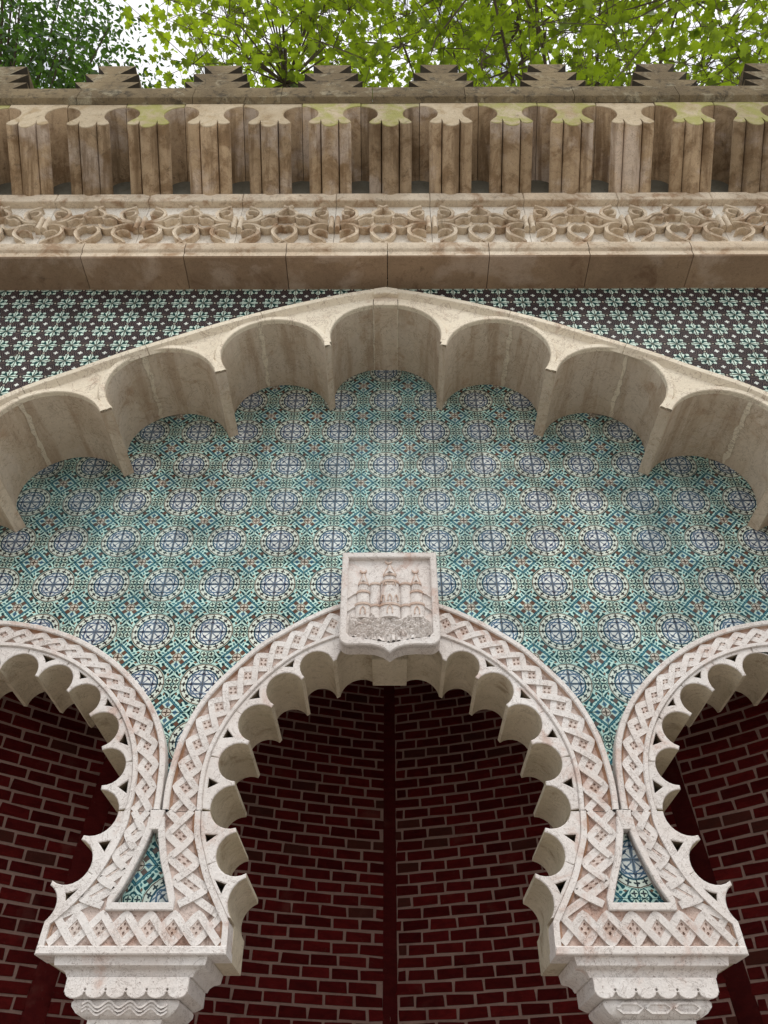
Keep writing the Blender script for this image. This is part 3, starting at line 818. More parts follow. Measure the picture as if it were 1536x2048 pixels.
def tile_mesh(name, mat, t, th):
    h = t / 2 - .0012; k = h - bv
    v = [(-h, th, -h), (h, th, -h), (h, th, h), (-h, th, h), (-h, bv, -h), (h, bv, -h), (h, bv, h), (-h, bv, h), (-k, 0, -k), (k, 0, -k), (k, 0, k), (-k, 0, k)]
    f = [(8, 9, 10, 11)] + [(i + 4, (i + 1) % 4 + 4, (i + 1) % 4 + 8, i + 8) for i in range(4)] + [(i, (i + 1) % 4, (i + 1) % 4 + 4, i + 4) for i in range(4)]
    me = bpy.data.meshes.new(name); me.from_pydata(v, [], f); me.materials.append(M[mat]); return me
tm = tile_mesh('tile', 'tile', TILE, .0075)
cells = []
for i in range(-21, 21):
    for j in range(-20, 4):
        x, z = (i + .5) * TILE, 3.704 + (j + .5) * TILE
        if z < ZJ - .07 or abs(x) > 2.84: continue
        if z - .07 < ZJ and min(abs(x - c) for c in COLX) > .10: continue
        cs = [(x + a * TILE / 2, z + b2 * TILE / 2) for a in (-1, 1) for b2 in (-1, 1)]
        if any(all(inside(c, rg) for c in cs) for rg in RINGS): continue
        if z > o_height(x) - .02: continue
        q = to_px((x, 0, z)); seen = in_frame((x, 0, z), 20)
        # hidden behind the outer arch when the sight line meets it above its cusps
        f = (2.717) / (3.207); zf = z * f; xf = x * f
        vis = seen and zf < o_height(xf) - .10 and not (x * x < .05 and z < 2.32)
        cells.append((0 if vis else 1, q[2], x, z))
cells.sort()
jit = random.Random(3)
rest = MB()
for k, (hid, d, x, z) in enumerate(cells):
    dy = jit.uniform(-.0009, .0009)
    if k < 300 and not hid: share('tile', tm, WT, (x, dy, z), (R(jit.uniform(-.7, .7)), R(jit.uniform(-.25, .25)), R(jit.uniform(-.7, .7))))
    else:
        rest.add([(v.co.x + x, v.co.y + dy, v.co.z + z) for v in tm.vertices], [tuple(p.vertices) for p in tm.polygons])
o = rest.build('tiles', 'tile', WT); o['kind'] = 'stuff'

WF = thing('upper_tiled_wall', 'wall strip of dark tiles with mint stars between outer arch and cornice', 'wall', (0, -.44, -EYE))
m = MB()
inner = [(p[0], p[1] - .022) for p in bO]
poly = [(-3.6, -EYE), (-2.75, -EYE)] + [(-p[0], p[1]) for p in inner[::-1]] + inner[1:] + [(2.75, -EYE), (3.6, -EYE), (3.6, 4.9), (-3.6, 4.9)]
m.plate([poly], -.432, -.30); m.build('wall_core', 'grout', WF)
tm2 = tile_mesh('tile', 'star', TILE, .0075)
rest = MB()
for i in range(-25, 25):
    for j in range(-9, 2):
        x, z = (i + .5) * TILE, 4.105 + (j + .5) * TILE
        if z - .07 > 4.25 or z + .07 < o_height(abs(x) - .07) - .03 or abs(x) > 3.5: continue
        p = (x, -.44 + jit.uniform(-.0009, .0009), z)
        xs = [x - .0688 + .1376 * q / 5 for q in range(6)]; lo_ = [max(z - .0688, o_height(q) - .018) for q in xs]
        if max(lo_) > z - .0687:
            hi_ = z + .0688
            if min(lo_) > hi_ - .004: continue
            m = MB(); m.plate([[(q, min(l, hi_ - .001)) for q, l in zip(xs, lo_)] + [(xs[-1], hi_), (xs[0], hi_)]], p[1], p[1] + .0075); m.build('tile', 'star', WF); continue
        if in_frame(p, 30): share('tile', tm2, WF, p, (R(jit.uniform(-.7, .7)), R(jit.uniform(-.25, .25)), R(jit.uniform(-.7, .7))))
        else: rest.add([(v.co.x + x, v.co.y - .44, v.co.z + z) for v in tm2.vertices], [tuple(q.vertices) for q in tm2.polygons])
if rest.v:
    o = rest.build('tiles', 'star', WF); o['kind'] = 'stuff'
# reveals that close the recess at both sides
for s in (-1, 1):
    m = MB(); m.box(*sorted((s * 2.80, s * 3.6)), -.29, 1.2, -EYE, 4.3); o = m.build('side_pier', 'plaster_grey')
    o['label'] = 'plain side pier closing the %s end of the arcade recess' % ('left' if s < 0 else 'right'); o['category'] = 'pier'; o['kind'] = 'thing'

# ------------------------------------------------------------------ outer multifoil arch, stone by stone
BA = thing('multifoil_arch', 'wide pointed arch of beige stone with deep scalloped underside framing the tiled recess', 'arch', (0, -.25, 2.1))
YF, YB_ = -.478, -.002
bl = .030
def big_foil(i):
    a = BC[i - 1] if i else None; c = BC[i]
    if i == 0: return None
    dx, dz = c[0] - a[0], c[1] - a[1]; l = math.hypot(dx, dz)
    a2 = (a[0] + dx / l * bl, a[1] + dz / l * bl); c2 = (c[0] - dx / l * bl, c[1] - dz / l * bl)
    return arc(a2, B_TOP[i], c2, 33)[0]
crown = arc((.074, 4.000), (.205, 3.945), (BC[0][0] - .006, 3.640), 17)[0]
def joint_pt(p, up):           # where a joint through the foil's top meets the outer curve
    return min(bO, key=lambda q: abs((q[0] - p[0]) * up[1] - (q[1] - p[1]) * up[0]) + (0 if q[1] > p[1] else 9))
JO = [(.074, None)]
for i in range(1, 5):
    a, c = BC[i - 1], BC[i]; dx, dz = c[0] - a[0], c[1] - a[1]; l = math.hypot(dx, dz)
    f = big_foil(i); mid = f[16]
    up = (-dz / l * .35 + 0, dx / l * .35 + .65); k = math.hypot(*up); up = (up[0] / k, up[1] / k)
    JO.append((mid, joint_pt(mid, up)))
def o_between(x0, x1): return [p for p in bO if x0 < p[0] < x1]
def o_at(x):
    return (x, o_height(x))
def voussoir(inner, x0o, x1o, s):
    """one stone: inner is its scalloped edge from the crown side outwards; outer edge from x0o to x1o on the extrados"""
    g = .0018
    outer = [o_at(x0o)] + o_between(x0o, x1o) + [o_at(x1o)]
    flip = lambda l: [(s * p[0], p[1]) for p in l]
    rim_in = [(p[0] - .030, p[1] - .058) if 0 else p for p in outer]
    m = MB()
    m.plate([flip(outer + inner[::-1])], YF, YB_)
    vo = m.build('voussoir', 'beige', BA)
    # face plate between the rims
    rim = []
    for i in range(len(outer)):
        a, c = outer[max(i - 1, 0)], outer[min(i + 1, len(outer) - 1)]
        dx, dz = c[0] - a[0], c[1] - a[1]; l = math.hypot(dx, dz); rim.append((dz / l, -dx / l))
    ro = [(p[0] + n[0] * .062, p[1] + n[1] * .062) for p, n in zip(outer, rim)]
    rm = [(p[0] + n[0] * .044, p[1] + n[1] * .044) for p, n in zip(outer, rim)]
    prof = [(0.0, -.43), (0.0, -.506), (.006, -.512), (.036, -.512), (.042, -.506), (.046, -.498), (.056, -.488), (.064, -.4795)]
    v = []
    for p, n in zip(outer, rim):
        for d, y in prof: v.append((s * (p[0] + n[0] * d), y, p[1] + n[1] * d))
    k = len(prof)
    mm = MB(); mm.add(v, [(i * k + j, i * k + j + 1, (i + 1) * k + j + 1, (i + 1) * k + j) for i in range(len(outer) - 1) for j in range(k - 1)])
    mm.add([v[j] for j in range(k)], [tuple(range(k))]); mm.add([v[-k + j] for j in range(k)], [tuple(range(k))])
    mm.build('outer_rim', 'face', vo)
    return vo
# face between the rims
def face_panel(inner, x0o, x1o, s, vo):
    outer = [o_at(x0o)] + o_between(x0o, x1o) + [o_at(x1o)]
    m = MB(); m.plate([[(s * p[0], p[1]) for p in [(q[0], q[1] - .03) for q in outer] + [(q[0], q[1] + .012) for q in inner[::-1]]]], YF - .0030, YF + .01); m.build('face_panel', 'face', vo)
for s in (-1, 1):
    f = [big_foil(i) for i in range(5)]
    cuts = [.074] + [JO[i][1][0] for i in range(1, 5)]
    g = .0018
    for i in range(4):
        first = crown if i == 0 else f[i][16:]
        second = f[i + 1][:17]
        inner = [(p[0], p[1]) for p in first] + [(p[0], p[1]) for p in second]
        inner[0] = (inner[0][0] + g, inner[0][1]); inner[-1] = (inner[-1][0] - g, inner[-1][1])
        vo = voussoir(inner, cuts[i] + g, cuts[i + 1] - g, s); face_panel(inner, cuts[i] + g, cuts[i + 1] - g, s, vo)
        for part, dy in ((first, 0), (second, .0022)):
            m = MB(); run = part; v, ff = [], []
            for k, p in enumerate(run):
                a, c = run[max(k - 1, 0)], run[min(k + 1, len(run) - 1)]
                dx, dz = c[0] - a[0], c[1] - a[1]; l = math.hypot(dx, dz) or 1; nx, nz = -dz / l, dx / l
                for d, y in ((-.001, YF + .012), (-.001, -.490), (.003, -.4945), (.028, -.4945), (.032, -.490), (.036, YF - .0035)): v.append((s * (p[0] + nx * d), y - dy, p[1] + nz * d))
            for k in range(len(run) - 1):
                for j in range(5): ff.append((k * 6 + j, k * 6 + j + 1, (k + 1) * 6 + j + 1, (k + 1) * 6 + j))
            m.add(v, ff); m.build('scallop_fillet', 'face', vo)
    for i in range(5):                                      # lime smeared along each joint of the soffit
        mid = crown[0] if i == 0 else f[i][16]; nb = crown[2] if i == 0 else f[i][17]
        dx, dz = nb[0] - mid[0], nb[1] - mid[1]; l = math.hypot(dx, dz); dx, dz = dx / l, dz / l
        sr = random.Random(i * 3 + s); v = []
        for k in range(15):
            y = YF + .012 + (YB_ - .004 - YF - .012) * k / 14
            for w_ in (-sr.uniform(.004, .020), sr.uniform(.004, .020)):
                if i == 0: w_ = w_ * .3
                v.append((s * (mid[0] + dx * w_ + dz * .0026), y, mid[1] + dz * w_ - abs(dx) * .0026))
        mm = MB(); mm.add(v, [(2 * k, 2 * k + 1, 2 * k + 3, 2 * k + 2) for k in range(14)]); mm.build('joint_mortar', 'face', BA)
    # last stone runs down to the impost, outside the picture
    inner = f[4][16:] + [(2.40, 2.10), (2.44, 1.9)]
    outer = [o_at(cuts[4])] + o_between(cuts[4], 2.79) + [(2.79, 1.9)]
    m = MB(); m.plate([[(s * p[0], p[1]) for p in outer + inner[::-1]]], YF, YB_); m.build('voussoir', 'beige', BA)
    m = MB(); m.box(*sorted((s * 2.42, s * 2.95)), -.51, -.296, -EYE, 1.896); m.build('jamb', 'beige', BA)
# keystone
m = MB(); kx = .0722
m.plate([[(-kx, 3.9985), (kx, 3.9985), (kx, o_height(kx)), (0, 4.165), (-kx, o_height(kx))]], YF - .006, YB_ - .001, .003); ko = m.build('keystone', 'beige', BA)
m = MB()
m.plate([[(-kx, o_height(kx) - .062), (0, 4.103), (kx, o_height(kx) - .062), (kx, o_height(kx)), (0, 4.165), (-kx, o_height(kx))]], -.513, -.43, .004); m.build('keystone_rim', 'face', ko)
m = MB(); m.plate([[(-kx, 3.9975), (kx, 3.9975), (kx, 4.037), (0, 4.045), (-kx, 4.037)]], -.496, YF + .005, .003); m.build('keystone_fillet', 'face', ko)

# ------------------------------------------------------------------ cornice
CO = thing('cornice', 'heavy weathered stone cornice with scroll frieze and rows of triple roll corbels', 'cornice', (0, -.45, 4.25))
ZS, YFr = 4.2505, -.667
js = [-3.75, -3.10, -2.48, -1.85, -1.225, -.605, .012, .63, 1.238, 1.862, 2.48, 3.1, 3.75]
for a, c in zip(js, js[1:]):
    g = .0022
    m = MB()                                        # sloping soffit slab, with a small fascia
    pr = [(-.30, ZS), (-.44, ZS), (YFr + .012, ZS + .008), (YFr + .004, ZS + .016), (YFr + .004, ZS + .060), (YFr - .006, ZS + .070), (YFr - .010, ZS + .078), (YFr - .010, ZS + .140), (YFr, ZS + .148), (-.30, ZS + .148)]
    n = len(pr); v = [(x, y, z) for x in (a + g, c - g) for y, z in pr]
    m.add(v, [(i, (i + 1) % n, (i + 1) % n + n, i + n) for i in range(n)] + [tuple(range(n))[::-1], tuple(range(n, 2 * n))], 0)
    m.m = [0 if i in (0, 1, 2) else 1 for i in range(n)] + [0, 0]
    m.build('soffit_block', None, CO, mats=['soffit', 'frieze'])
# frieze field and rails, in slabs with joints under the roll pairs
RX0, RP = -.3275, .6225
slabs = [RX0 + RP * k for k in range(-6, 8)]
for k, (a, c) in enumerate(zip(slabs, slabs[1:])):
    g = .0016
    m = MB(); m.box(a + g, c - g, -.618, -.45, 4.396, 4.945); m.build('frieze_panel', 'field', CO)
    m = MB(); m.plate([[(a + g, 4.938), (c - g, 4.938), (c - g, 5.034), (a + g, 5.034)]], YFr, -.45, .005); m.build('frieze_rail', 'frieze', CO)
# scroll ornament: u = offset from the motif's centre, w = height, in the photograph's own units scaled to metres
def orn(pts): return [((p[0] - 600) * .000629, 4.925 - (p[1] - 92) * .00122) for p in pts]
shapes = []                     # (points, width, mirrored)
shapes += [(orn([(600, 148), (560, 172), (510, 196), (494, 216), (510, 238), (556, 246), (600, 243)]), .020),
           (orn([(600, 150), (570, 136), (548, 128)]), .018),
           (orn([(600, 352), (572, 338), (528, 342), (490, 372), (488, 404), (530, 448), (600, 492)]), .021),
           (orn([(600, 490), (560, 508), (545, 512)]), .018),
           (orn([(512, 240), (486, 224), (440, 224), (384, 240), (310, 280), (240, 296), (170, 300)]), .019),
           (orn([(486, 224), (500, 252), (470, 268), (420, 262), (350, 292)]), .014),
           (orn([(516, 312), (500, 326), (478, 348), (424, 366), (360, 354), (310, 332), (240, 318), (170, 318)]), .019),
           (orn([(200, 136), (238, 150), (296, 170), (330, 200), (322, 240), (270, 274), (180, 292)]), .020),
           (orn([(300, 200), (250, 184), (196, 186), (184, 212), (214, 236), (256, 240)]), .015),
           (orn([(170, 330), (232, 322), (300, 334), (336, 368), (334, 412), (280, 446), (204, 478), (184, 500)]), .022),
           (orn([(300, 396), (262, 378), (206, 384), (170, 402)]), .014),
           (orn([(184, 500), (220, 508), (244, 500)]), .016)]
motif = MB()
for pts, w in shapes:
    q = spline(pts, max(8, len(pts) * 4))
    for s in (1, -1):
        pp = [(s * p[0], p[1]) for p in q]
        taper = [w * (.72 + .28 * math.sin(math.pi * i / (len(pp) - 1))) for i in range(len(pp))]
        motif.ribbon(pp, taper, -.664, -.614, ridge=.006)
mo = motif.build('scroll_ornament', 'frieze', CO, (0, 0, 4.66)); motif_me = mo.data
roll = MB()
for x in (-.020, .020):
    P = [(x + .0175 * math.cos(a), -.640 - .030 * math.sin(a)) for a in [math.pi * i / 8 for i in range(9)]] + [(x - .0175, -.617), (x + .0175, -.617)]
    n = len(P); v = [(p[0], p[1], z) for z in (4.600, 4.735) for p in P]
    roll.add(v, [(i, (i + 1) % n, (i + 1) % n + n, i + n) for i in range(n)] + [tuple(range(n))[::-1], tuple(range(n, 2 * n))])
rl = roll.build('roll_pair', 'frieze', CO, (0, 0, 4.66)); roll_me = rl.data
bpy.data.objects.remove(mo); bpy.data.objects.remove(rl)
for k, (a, c) in enumerate(zip(slabs, slabs[1:])):
    if -3.2 < (a + c) / 2 < 3.2: share('scroll_ornament', motif_me, CO, ((a + c) / 2, 0, 4.66))
    if -3.2 < a < 3.2: share('roll_pair', roll_me, CO, (a, 0, 4.66))
# corbels: a profile swept up and forward
CP, CX0 = .4025, .033
Zc, rc = 5.476, .115
prof = [(-CP / 2 + .002, 5.640), (CP / 2 - .002, 5.640)]
ang = [math.pi / 2 + i * (math.radians(208) - math.pi / 2) / 12 for i in range(13)] if False else None
right = []
for i in range(15):
    a = math.radians(90 + i * 9.7); right.append((CP / 2 - .002 + rc * math.cos(a), Zc + rc * math.sin(a)))
tip = (.142, 5.352)
lob = [tip] + [(.100 + .042 * math.cos(q), 5.352 - .036 * math.sin(q)) for q in [math.pi * i / 6 for i in range(1, 6)]] + [(.058, 5.392)] + \
      [(.058 * math.cos(q), 5.350 - .074 * math.sin(q)) for q in [math.pi * i / 10 for i in range(1, 10)]] + [(-.058, 5.392)] + \
      [(-.100 + .042 * math.cos(q), 5.352 - .036 * math.sin(q)) for q in [math.pi * i / 6 for i in range(1, 6)]] + [(-tip[0], tip[1])]
profile = prof + right + lob + [(-p[0], p[1]) for p in right[::-1]]
mm = MB(); dY = .42
# rolls of the shafts stand out deeper than the lobes of the cap show: same outline, swept obliquely
mm.plate([profile], -1.0, -1.0 + dY, .004, (0, -dY * .80), 0, 1)
cb = mm.build('corbel', None, CO, (0, -1.0, 5.3), mats=['corbel', 'cap']); cb_me = cb.data; bpy.data.objects.remove(cb)
for k in range(-9, 10):
    x = CX0 + CP * k
    if abs(x) < 3.7: share('corbel', cb_me, CO, (x, -1.0 + random.uniform(-.003, .003), 5.3))
m = MB(); m.box(-3.7, 3.7, -.626, -.30, 5.02, 5.63); m.build('corbel_back', 'dark_plaster', CO)
# coping
js = [-3.8, -2.93, -2.13, -1.33, -.72, -.09, .55, 1.30, 2.02, 2.72, 3.8]
for a, c in zip(js, js[1:]):
    g = .002
    pr = [(-.30, 5.646), (-1.000, 5.646), (-1.012, 5.660), (-1.030, 5.672), (-1.034, 5.680), (-1.034, 5.832), (-1.028, 5.838), (-.30, 5.845)]
    n = len(pr); v = [(x, y, z) for x in (a + g, c - g) for y, z in pr]
    m = MB(); m.add(v, [(i, (i + 1) % n, (i + 1) % n + n, i + n) for i in range(n)] + [tuple(range(n))[::-1], tuple(range(n, 2 * n))]); m.build('coping_slab', 'lichen', CO)
# merlons
mer = MB()
def tier(w, z0, z1, y0, y1, cut, dep):
    # a block whose lower front corners are cut away by a three-cornered facet
    v = [(-w, y0, z1), (w, y0, z1), (w, y1, z1), (-w, y1, z1), (-w, y1, z0), (w, y1, z0), (w, y0 + dep, z0), (-w, y0 + dep, z0), (w - cut, y0, z0), (-w + cut, y0, z0)]
    f = [(0, 1, 2, 3), (0, 9, 8, 1), (1, 8, 6), (0, 7, 9), (1, 6, 5, 2), (0, 3, 4, 7), (2, 5, 4, 3), (9, 7, 4, 5, 6, 8)]
    mer.add(v, [t[::-1] for i, t in enumerate(f) if i not in (2, 3, 7)]); mer.add(v, [f[i][::-1] for i in (2, 3, 7)], 1)  # cut facets and undersides take the dark stone as painted shade
tier(.232, 5.840, 5.995, -1.012, -.60, .105, .26)
tier(.196, 5.997, 6.145, -1.012, -.60, .10, .26)
tier(.140, 6.147, 6.300, -1.012, -.60, .085, .24)
mt = mer.build('merlon', None, None, (0, -.84, 5.84), mats=['lichen', 'facet_shade']); mer_me = mt.data; bpy.data.objects.remove(mt)
for k in range(-4, 4):
    o = bpy.data.objects.new('battlement_merlon', mer_me); COL.objects.link(o)
    o.location = (.402 + .802 * k + random.uniform(-.006, .006), -.84, 5.846)
    o['label'] = 'stepped lichened stone merlon with dark cut corners standing on the coping'; o['category'] = 'merlon'; o['group'] = 'merlons along the coping'

# ------------------------------------------------------------------ castle shield
SH = thing('castle_shield', 'white stone shield carved with a turreted castle above rocks, on the arch crown', 'shield', (CX, -.12, 1.84))
sx, sz0, sz1, yb, yt = .232, 1.862, 2.392, -.150, -.165
ol = [(-sx, sz1), (-sx, sz0 + .045)] + [(-sx + .045 - .045 * math.cos(a), sz0 + .045 - .045 * math.sin(a)) for a in [R(15 * i) for i in range(1, 7)]]
ol += [(-.12, sz0 + .002), (-.07, sz0 - .003), (-.03, sz0 - .018), (0, sz0 - .040)]
ol = ol + [(-p[0], p[1]) for p in ol[::-1][1:]]
ol = [(p[0] + CX, p[1]) for p in ol]
m = MB(); m.plate([ol], yb + .024, -.060); m.build('slab', 'white', SH)
lp = ol if area(ol) > 0 else ol[::-1]
inn = [(CX - .200, sz1 - .034), (CX - .200, sz0 + .065), (CX - .185, sz0 + .045), (CX - .10, sz0 + .032), (CX, sz0 + .010), (CX + .10, sz0 + .032), (CX + .185, sz0 + .045), (CX + .200, sz0 + .065), (CX + .200, sz1 - .034)]
m = MB(); m.plate([ol, inn], yb, yb + .03, .005); m.build('raised_border', 'white', SH)
YS = yb + .024
def S(px, py): return (CX + (px - 752) * .00041, 2.356 - (py - 190) * .000505)   # from the enlarged photograph
def tower(cx, top, bot, hw, y, n=9):
    mb = MB(); a, c = S(cx - hw, top), S(cx + hw, bot)
    r = (c[0] - a[0]) / 2; xc = (a[0] + c[0]) / 2
    P = [(xc - r * math.cos(math.pi * i / n), YS - y * math.sin(math.pi * i / n)) for i in range(n + 1)]
    v = [(p[0], p[1], z) for z in (c[1], a[1]) for p in P]; k = n + 1
    mb.add(v, [(i, i + 1, i + 1 + k, i + k) for i in range(n)] + [tuple(range(k, 2 * k))[::-1], tuple(range(k))])
    return mb, xc, r
def band_(mb, cx, yy, hw, y, hgt, n=9):      # a projecting string course round a tower
    a, c = S(cx - hw, yy), S(cx + hw, yy + hgt); r = (c[0] - a[0]) / 2 + .003; xc = (a[0] + c[0]) / 2
    P = [(xc - r * math.cos(math.pi * i / n), YS - (y + .005) * math.sin(math.pi * i / n) - .001) for i in range(n + 1)]
    v = [(p[0], p[1], z) for z in (c[1], a[1]) for p in P]; k = n + 1
    mb.add(v, [(i, i + 1, i + 1 + k, i + k) for i in range(n)] + [tuple(range(k, 2 * k))[::-1], tuple(range(k))], 1)
def cone(mb, cx, top, bot, hw, y):
    a, c, t_ = S(cx - hw, bot), S(cx + hw, bot), S(cx, top)
    mb.add([(a[0], YS, a[1]), (c[0], YS, c[1]), (t_[0], YS - .004, t_[1]), ((a[0] + c[0]) / 2, YS - y, a[1])], [(0, 3, 2), (3, 1, 2), (0, 1, 3)])
    for q in (a, c): mb.ribbon([q, t_], .004, YS - .006, YS + .002, 1)
def crescent(mb, cx, cy, r):
    mb.ribbon([S(cx + r * math.cos(a), cy - r * .8 * math.sin(a)) for a in [math.pi * (1 + i / 10) for i in range(11)]], .007, YS - .010, YS, 1)
def gothic(mb, cx, bot, hw, h, y):
    mb.ribbon([S(cx - hw, bot), S(cx - hw, bot - h * .5), S(cx - hw * .6, bot - h * .8), S(cx, bot - h), S(cx + hw * .6, bot - h * .8), S(cx + hw, bot - h * .5), S(cx + hw, bot)], .0055, y - .004, y + .004, 1)
for cx, parts in ((755, ((465, 730, 110, .030), (735, 880, 125, .036), (375, 440, 70, .020))), (445, ((475, 570, 58, .018), (575, 715, 75, .022), (720, 880, 92, .028))), (1065, ((475, 570, 58, .018), (575, 715, 75, .022), (720, 880, 92, .028)))):
    out = MB()
    for top, bot, hw, y in parts:
        mb, xc, r = tower(cx, top, bot, hw, y); out.add(mb.v, mb.f); band_(out, cx, top, hw, y, 22)
    if cx == 755:
        cone(out, 755, 240, 372, 78, .040); crescent(out, 740, 205, 36); gothic(out, 755, 850, 30, 90, YS - .036)
        for q in (675, 755, 830): gothic(out, q, 705, 20, 75, YS - (.030 if q == 755 else .022))
        for q in (690, 730, 770, 810): gothic(out, q, 520, 12, 40, YS - .027)
    else:
        cone(out, cx, 345, 472, 55, .034); crescent(out, cx - 5, 320, 34); gothic(out, cx, 850, 28, 85, YS - .028)
        for dq in (-30, -10, 10, 30):
            for rr in (500, 525, 550): out.box(*(sorted((S(cx + dq - 4, 0)[0], S(cx + dq + 4, 0)[0]))), YS - .020, YS - .010, S(0, rr + 5)[1], S(0, rr - 5)[1])
    out.build('tower', None, SH, mats=['white', 'worn_line'])
for cx, hw in ((585, 62), (940, 62)):
    out = MB(); s = -1 if cx < 755 else 1
    for top, bot, y in ((480, 720, .018), (735, 880, .022)):
        mb, xc, r = tower(cx, top, bot, hw, y); out.add(mb.v, mb.f); band_(out, cx, top, hw, y, 20)
    out.ribbon([S(755 + s * 375, 575), S(755 + s * 430, 600), S(755 + s * 490, 640)], .006, YS - .009, YS)
    out.ribbon([S(755 + s * 375, 730), S(755 + s * 430, 752), S(755 + s * 490, 790)], .006, YS - .009, YS)
    out.build('curtain_wall', None, SH, mats=['white', 'worn_line'])
v, f = [], []; nx, nz = 84, 40; rr = random.Random(5)
from mathutils import noise as mnoise
for j in range(nz + 1):
    for i in range(nx + 1):
        x = CX - .192 + .384 * i / nx; tz = j / nz; z = sz0 + .045 + (.125 + .05 * mnoise.noise(Vector((x * 22, 3, 1)))) * tz
        if j == 0: z = sz0 + .045 - .03 * max(0, 1 - abs(x - CX) / .18)
        h = .010 + .030 * mnoise.turbulence(Vector((x * 44, 0, z * 50)), 5, True) + .010 * mnoise.noise(Vector((x * 60, 5, z * 60)))
        e = min(1, (1 - tz) * 5) * min(1, i / 2) * min(1, (nx - i) / 2)
        v.append((x, YS - h * max(0, e) + .002, z))
f = [(j * (nx + 1) + i, j * (nx + 1) + i + 1, (j + 1) * (nx + 1) + i + 1, (j + 1) * (nx + 1) + i) for j in range(nz) for i in range(nx)]
mk('carved_rocks', v, f, 'white', SH, auto=False)

# ------------------------------------------------------------------ brick exedra behind the arcade
A0, RAD, YC = R(12), 4.4, 1.72
def plan(tt):                   # plan curve: arc length from the middle line -> x, y, heading
    s = 1 if tt >= 0 else -1; n = 24; x = y = 0.0; q = abs(tt)
    for i in range(n):
        al = A0 + q * (i + .5) / n / RAD; x += math.cos(al) * q / n; y += math.sin(al) * q / n
    return s * x, YC - y, s * (A0 + q / RAD)
def lean(z): return 1.0 - .055 * max(0, (z - .6))      # the wall draws in as it rises
Y0W = .32
def wall_pt(tt, z, proud=0.0):
    x, y, al = plan(tt); k = lean(z); x, y = x * k, Y0W + (y - Y0W) * k
    return (CX + x - math.sin(al) * proud, y - math.cos(al) * proud, z), al
BL, BHt = .165, .0610
ZLO, ZHI = .545, 2.76
brick_me = {}
def brick_mesh(l, h, var):
    key = (round(l * 200) / 200, var)
    if key in brick_me: return brick_me[key]
    rg = random.Random(str(key)); d = .0045; j = lambda: rg.uniform(-.0035, .0035); l, h = key[0], h
    fr = [(-l / 2 + j(), -d, -h / 2 + j()), (l / 2 + j(), -d, -h / 2 + j()), (l / 2 + j(), -d, h / 2 + j()), (-l / 2 + j(), -d, h / 2 + j())]
    k = .002
    fi = [(p[0] - math.copysign(k, p[0]), p[1] - .0, p[2] - math.copysign(k, p[2])) for p in fr]; fo = [(p[0], -d + .002, p[2]) for p in fr]; bk = [(p[0], .004, p[2]) for p in fr]
    v = fi + fo + bk
    f = [(0, 1, 2, 3)] + [(i + 4, (i + 1) % 4 + 4, (i + 1) % 4, i) for i in range(4)] + [(i + 8, (i + 1) % 4 + 8, (i + 1) % 4 + 4, i + 4) for i in range(4)]
    me = bpy.data.meshes.new('brick'); me.from_pydata(v, [], f); me.materials.append(M['brick']); brick_me[key] = me; return me
TS = 1.80                       # where the side strips stand
hIc, hIs = spline(IC, 40), spline(IS, 40)
OPEN = [[(c + p[0] * 1.06, ZJ + (p[1] - ZJ) * 1.05) for p in h] + [(c - p[0] * 1.06, ZJ + (p[1] - ZJ) * 1.05) for p in h[::-1]] for c, h in ((CX, hIc), (CX - SX, hIs), (CX + SX, hIs))]
def seen_through(p):            # does an arch opening show this point of the niche?
    for Y in (-.05, .31):
        f = (Y - CAM.y) / (p[1] - CAM.y); x, z = CAM.x + (p[0] - CAM.x) * f, p[2] * f
        if z > ZJ:
            if not any(inside((x, z), o) for o in OPEN): return False
        elif min(abs(x - c) for c in COLX) < (.10 if z < .64 else .16): return False
    return True
bays = [('outer', -1, -3.15, -TS - .05), ('inner', -1, -TS + .05, -.035), ('inner', 1, .035, TS - .05), ('outer', 1, TS + .05, 3.15)]
rb = random.Random(11)
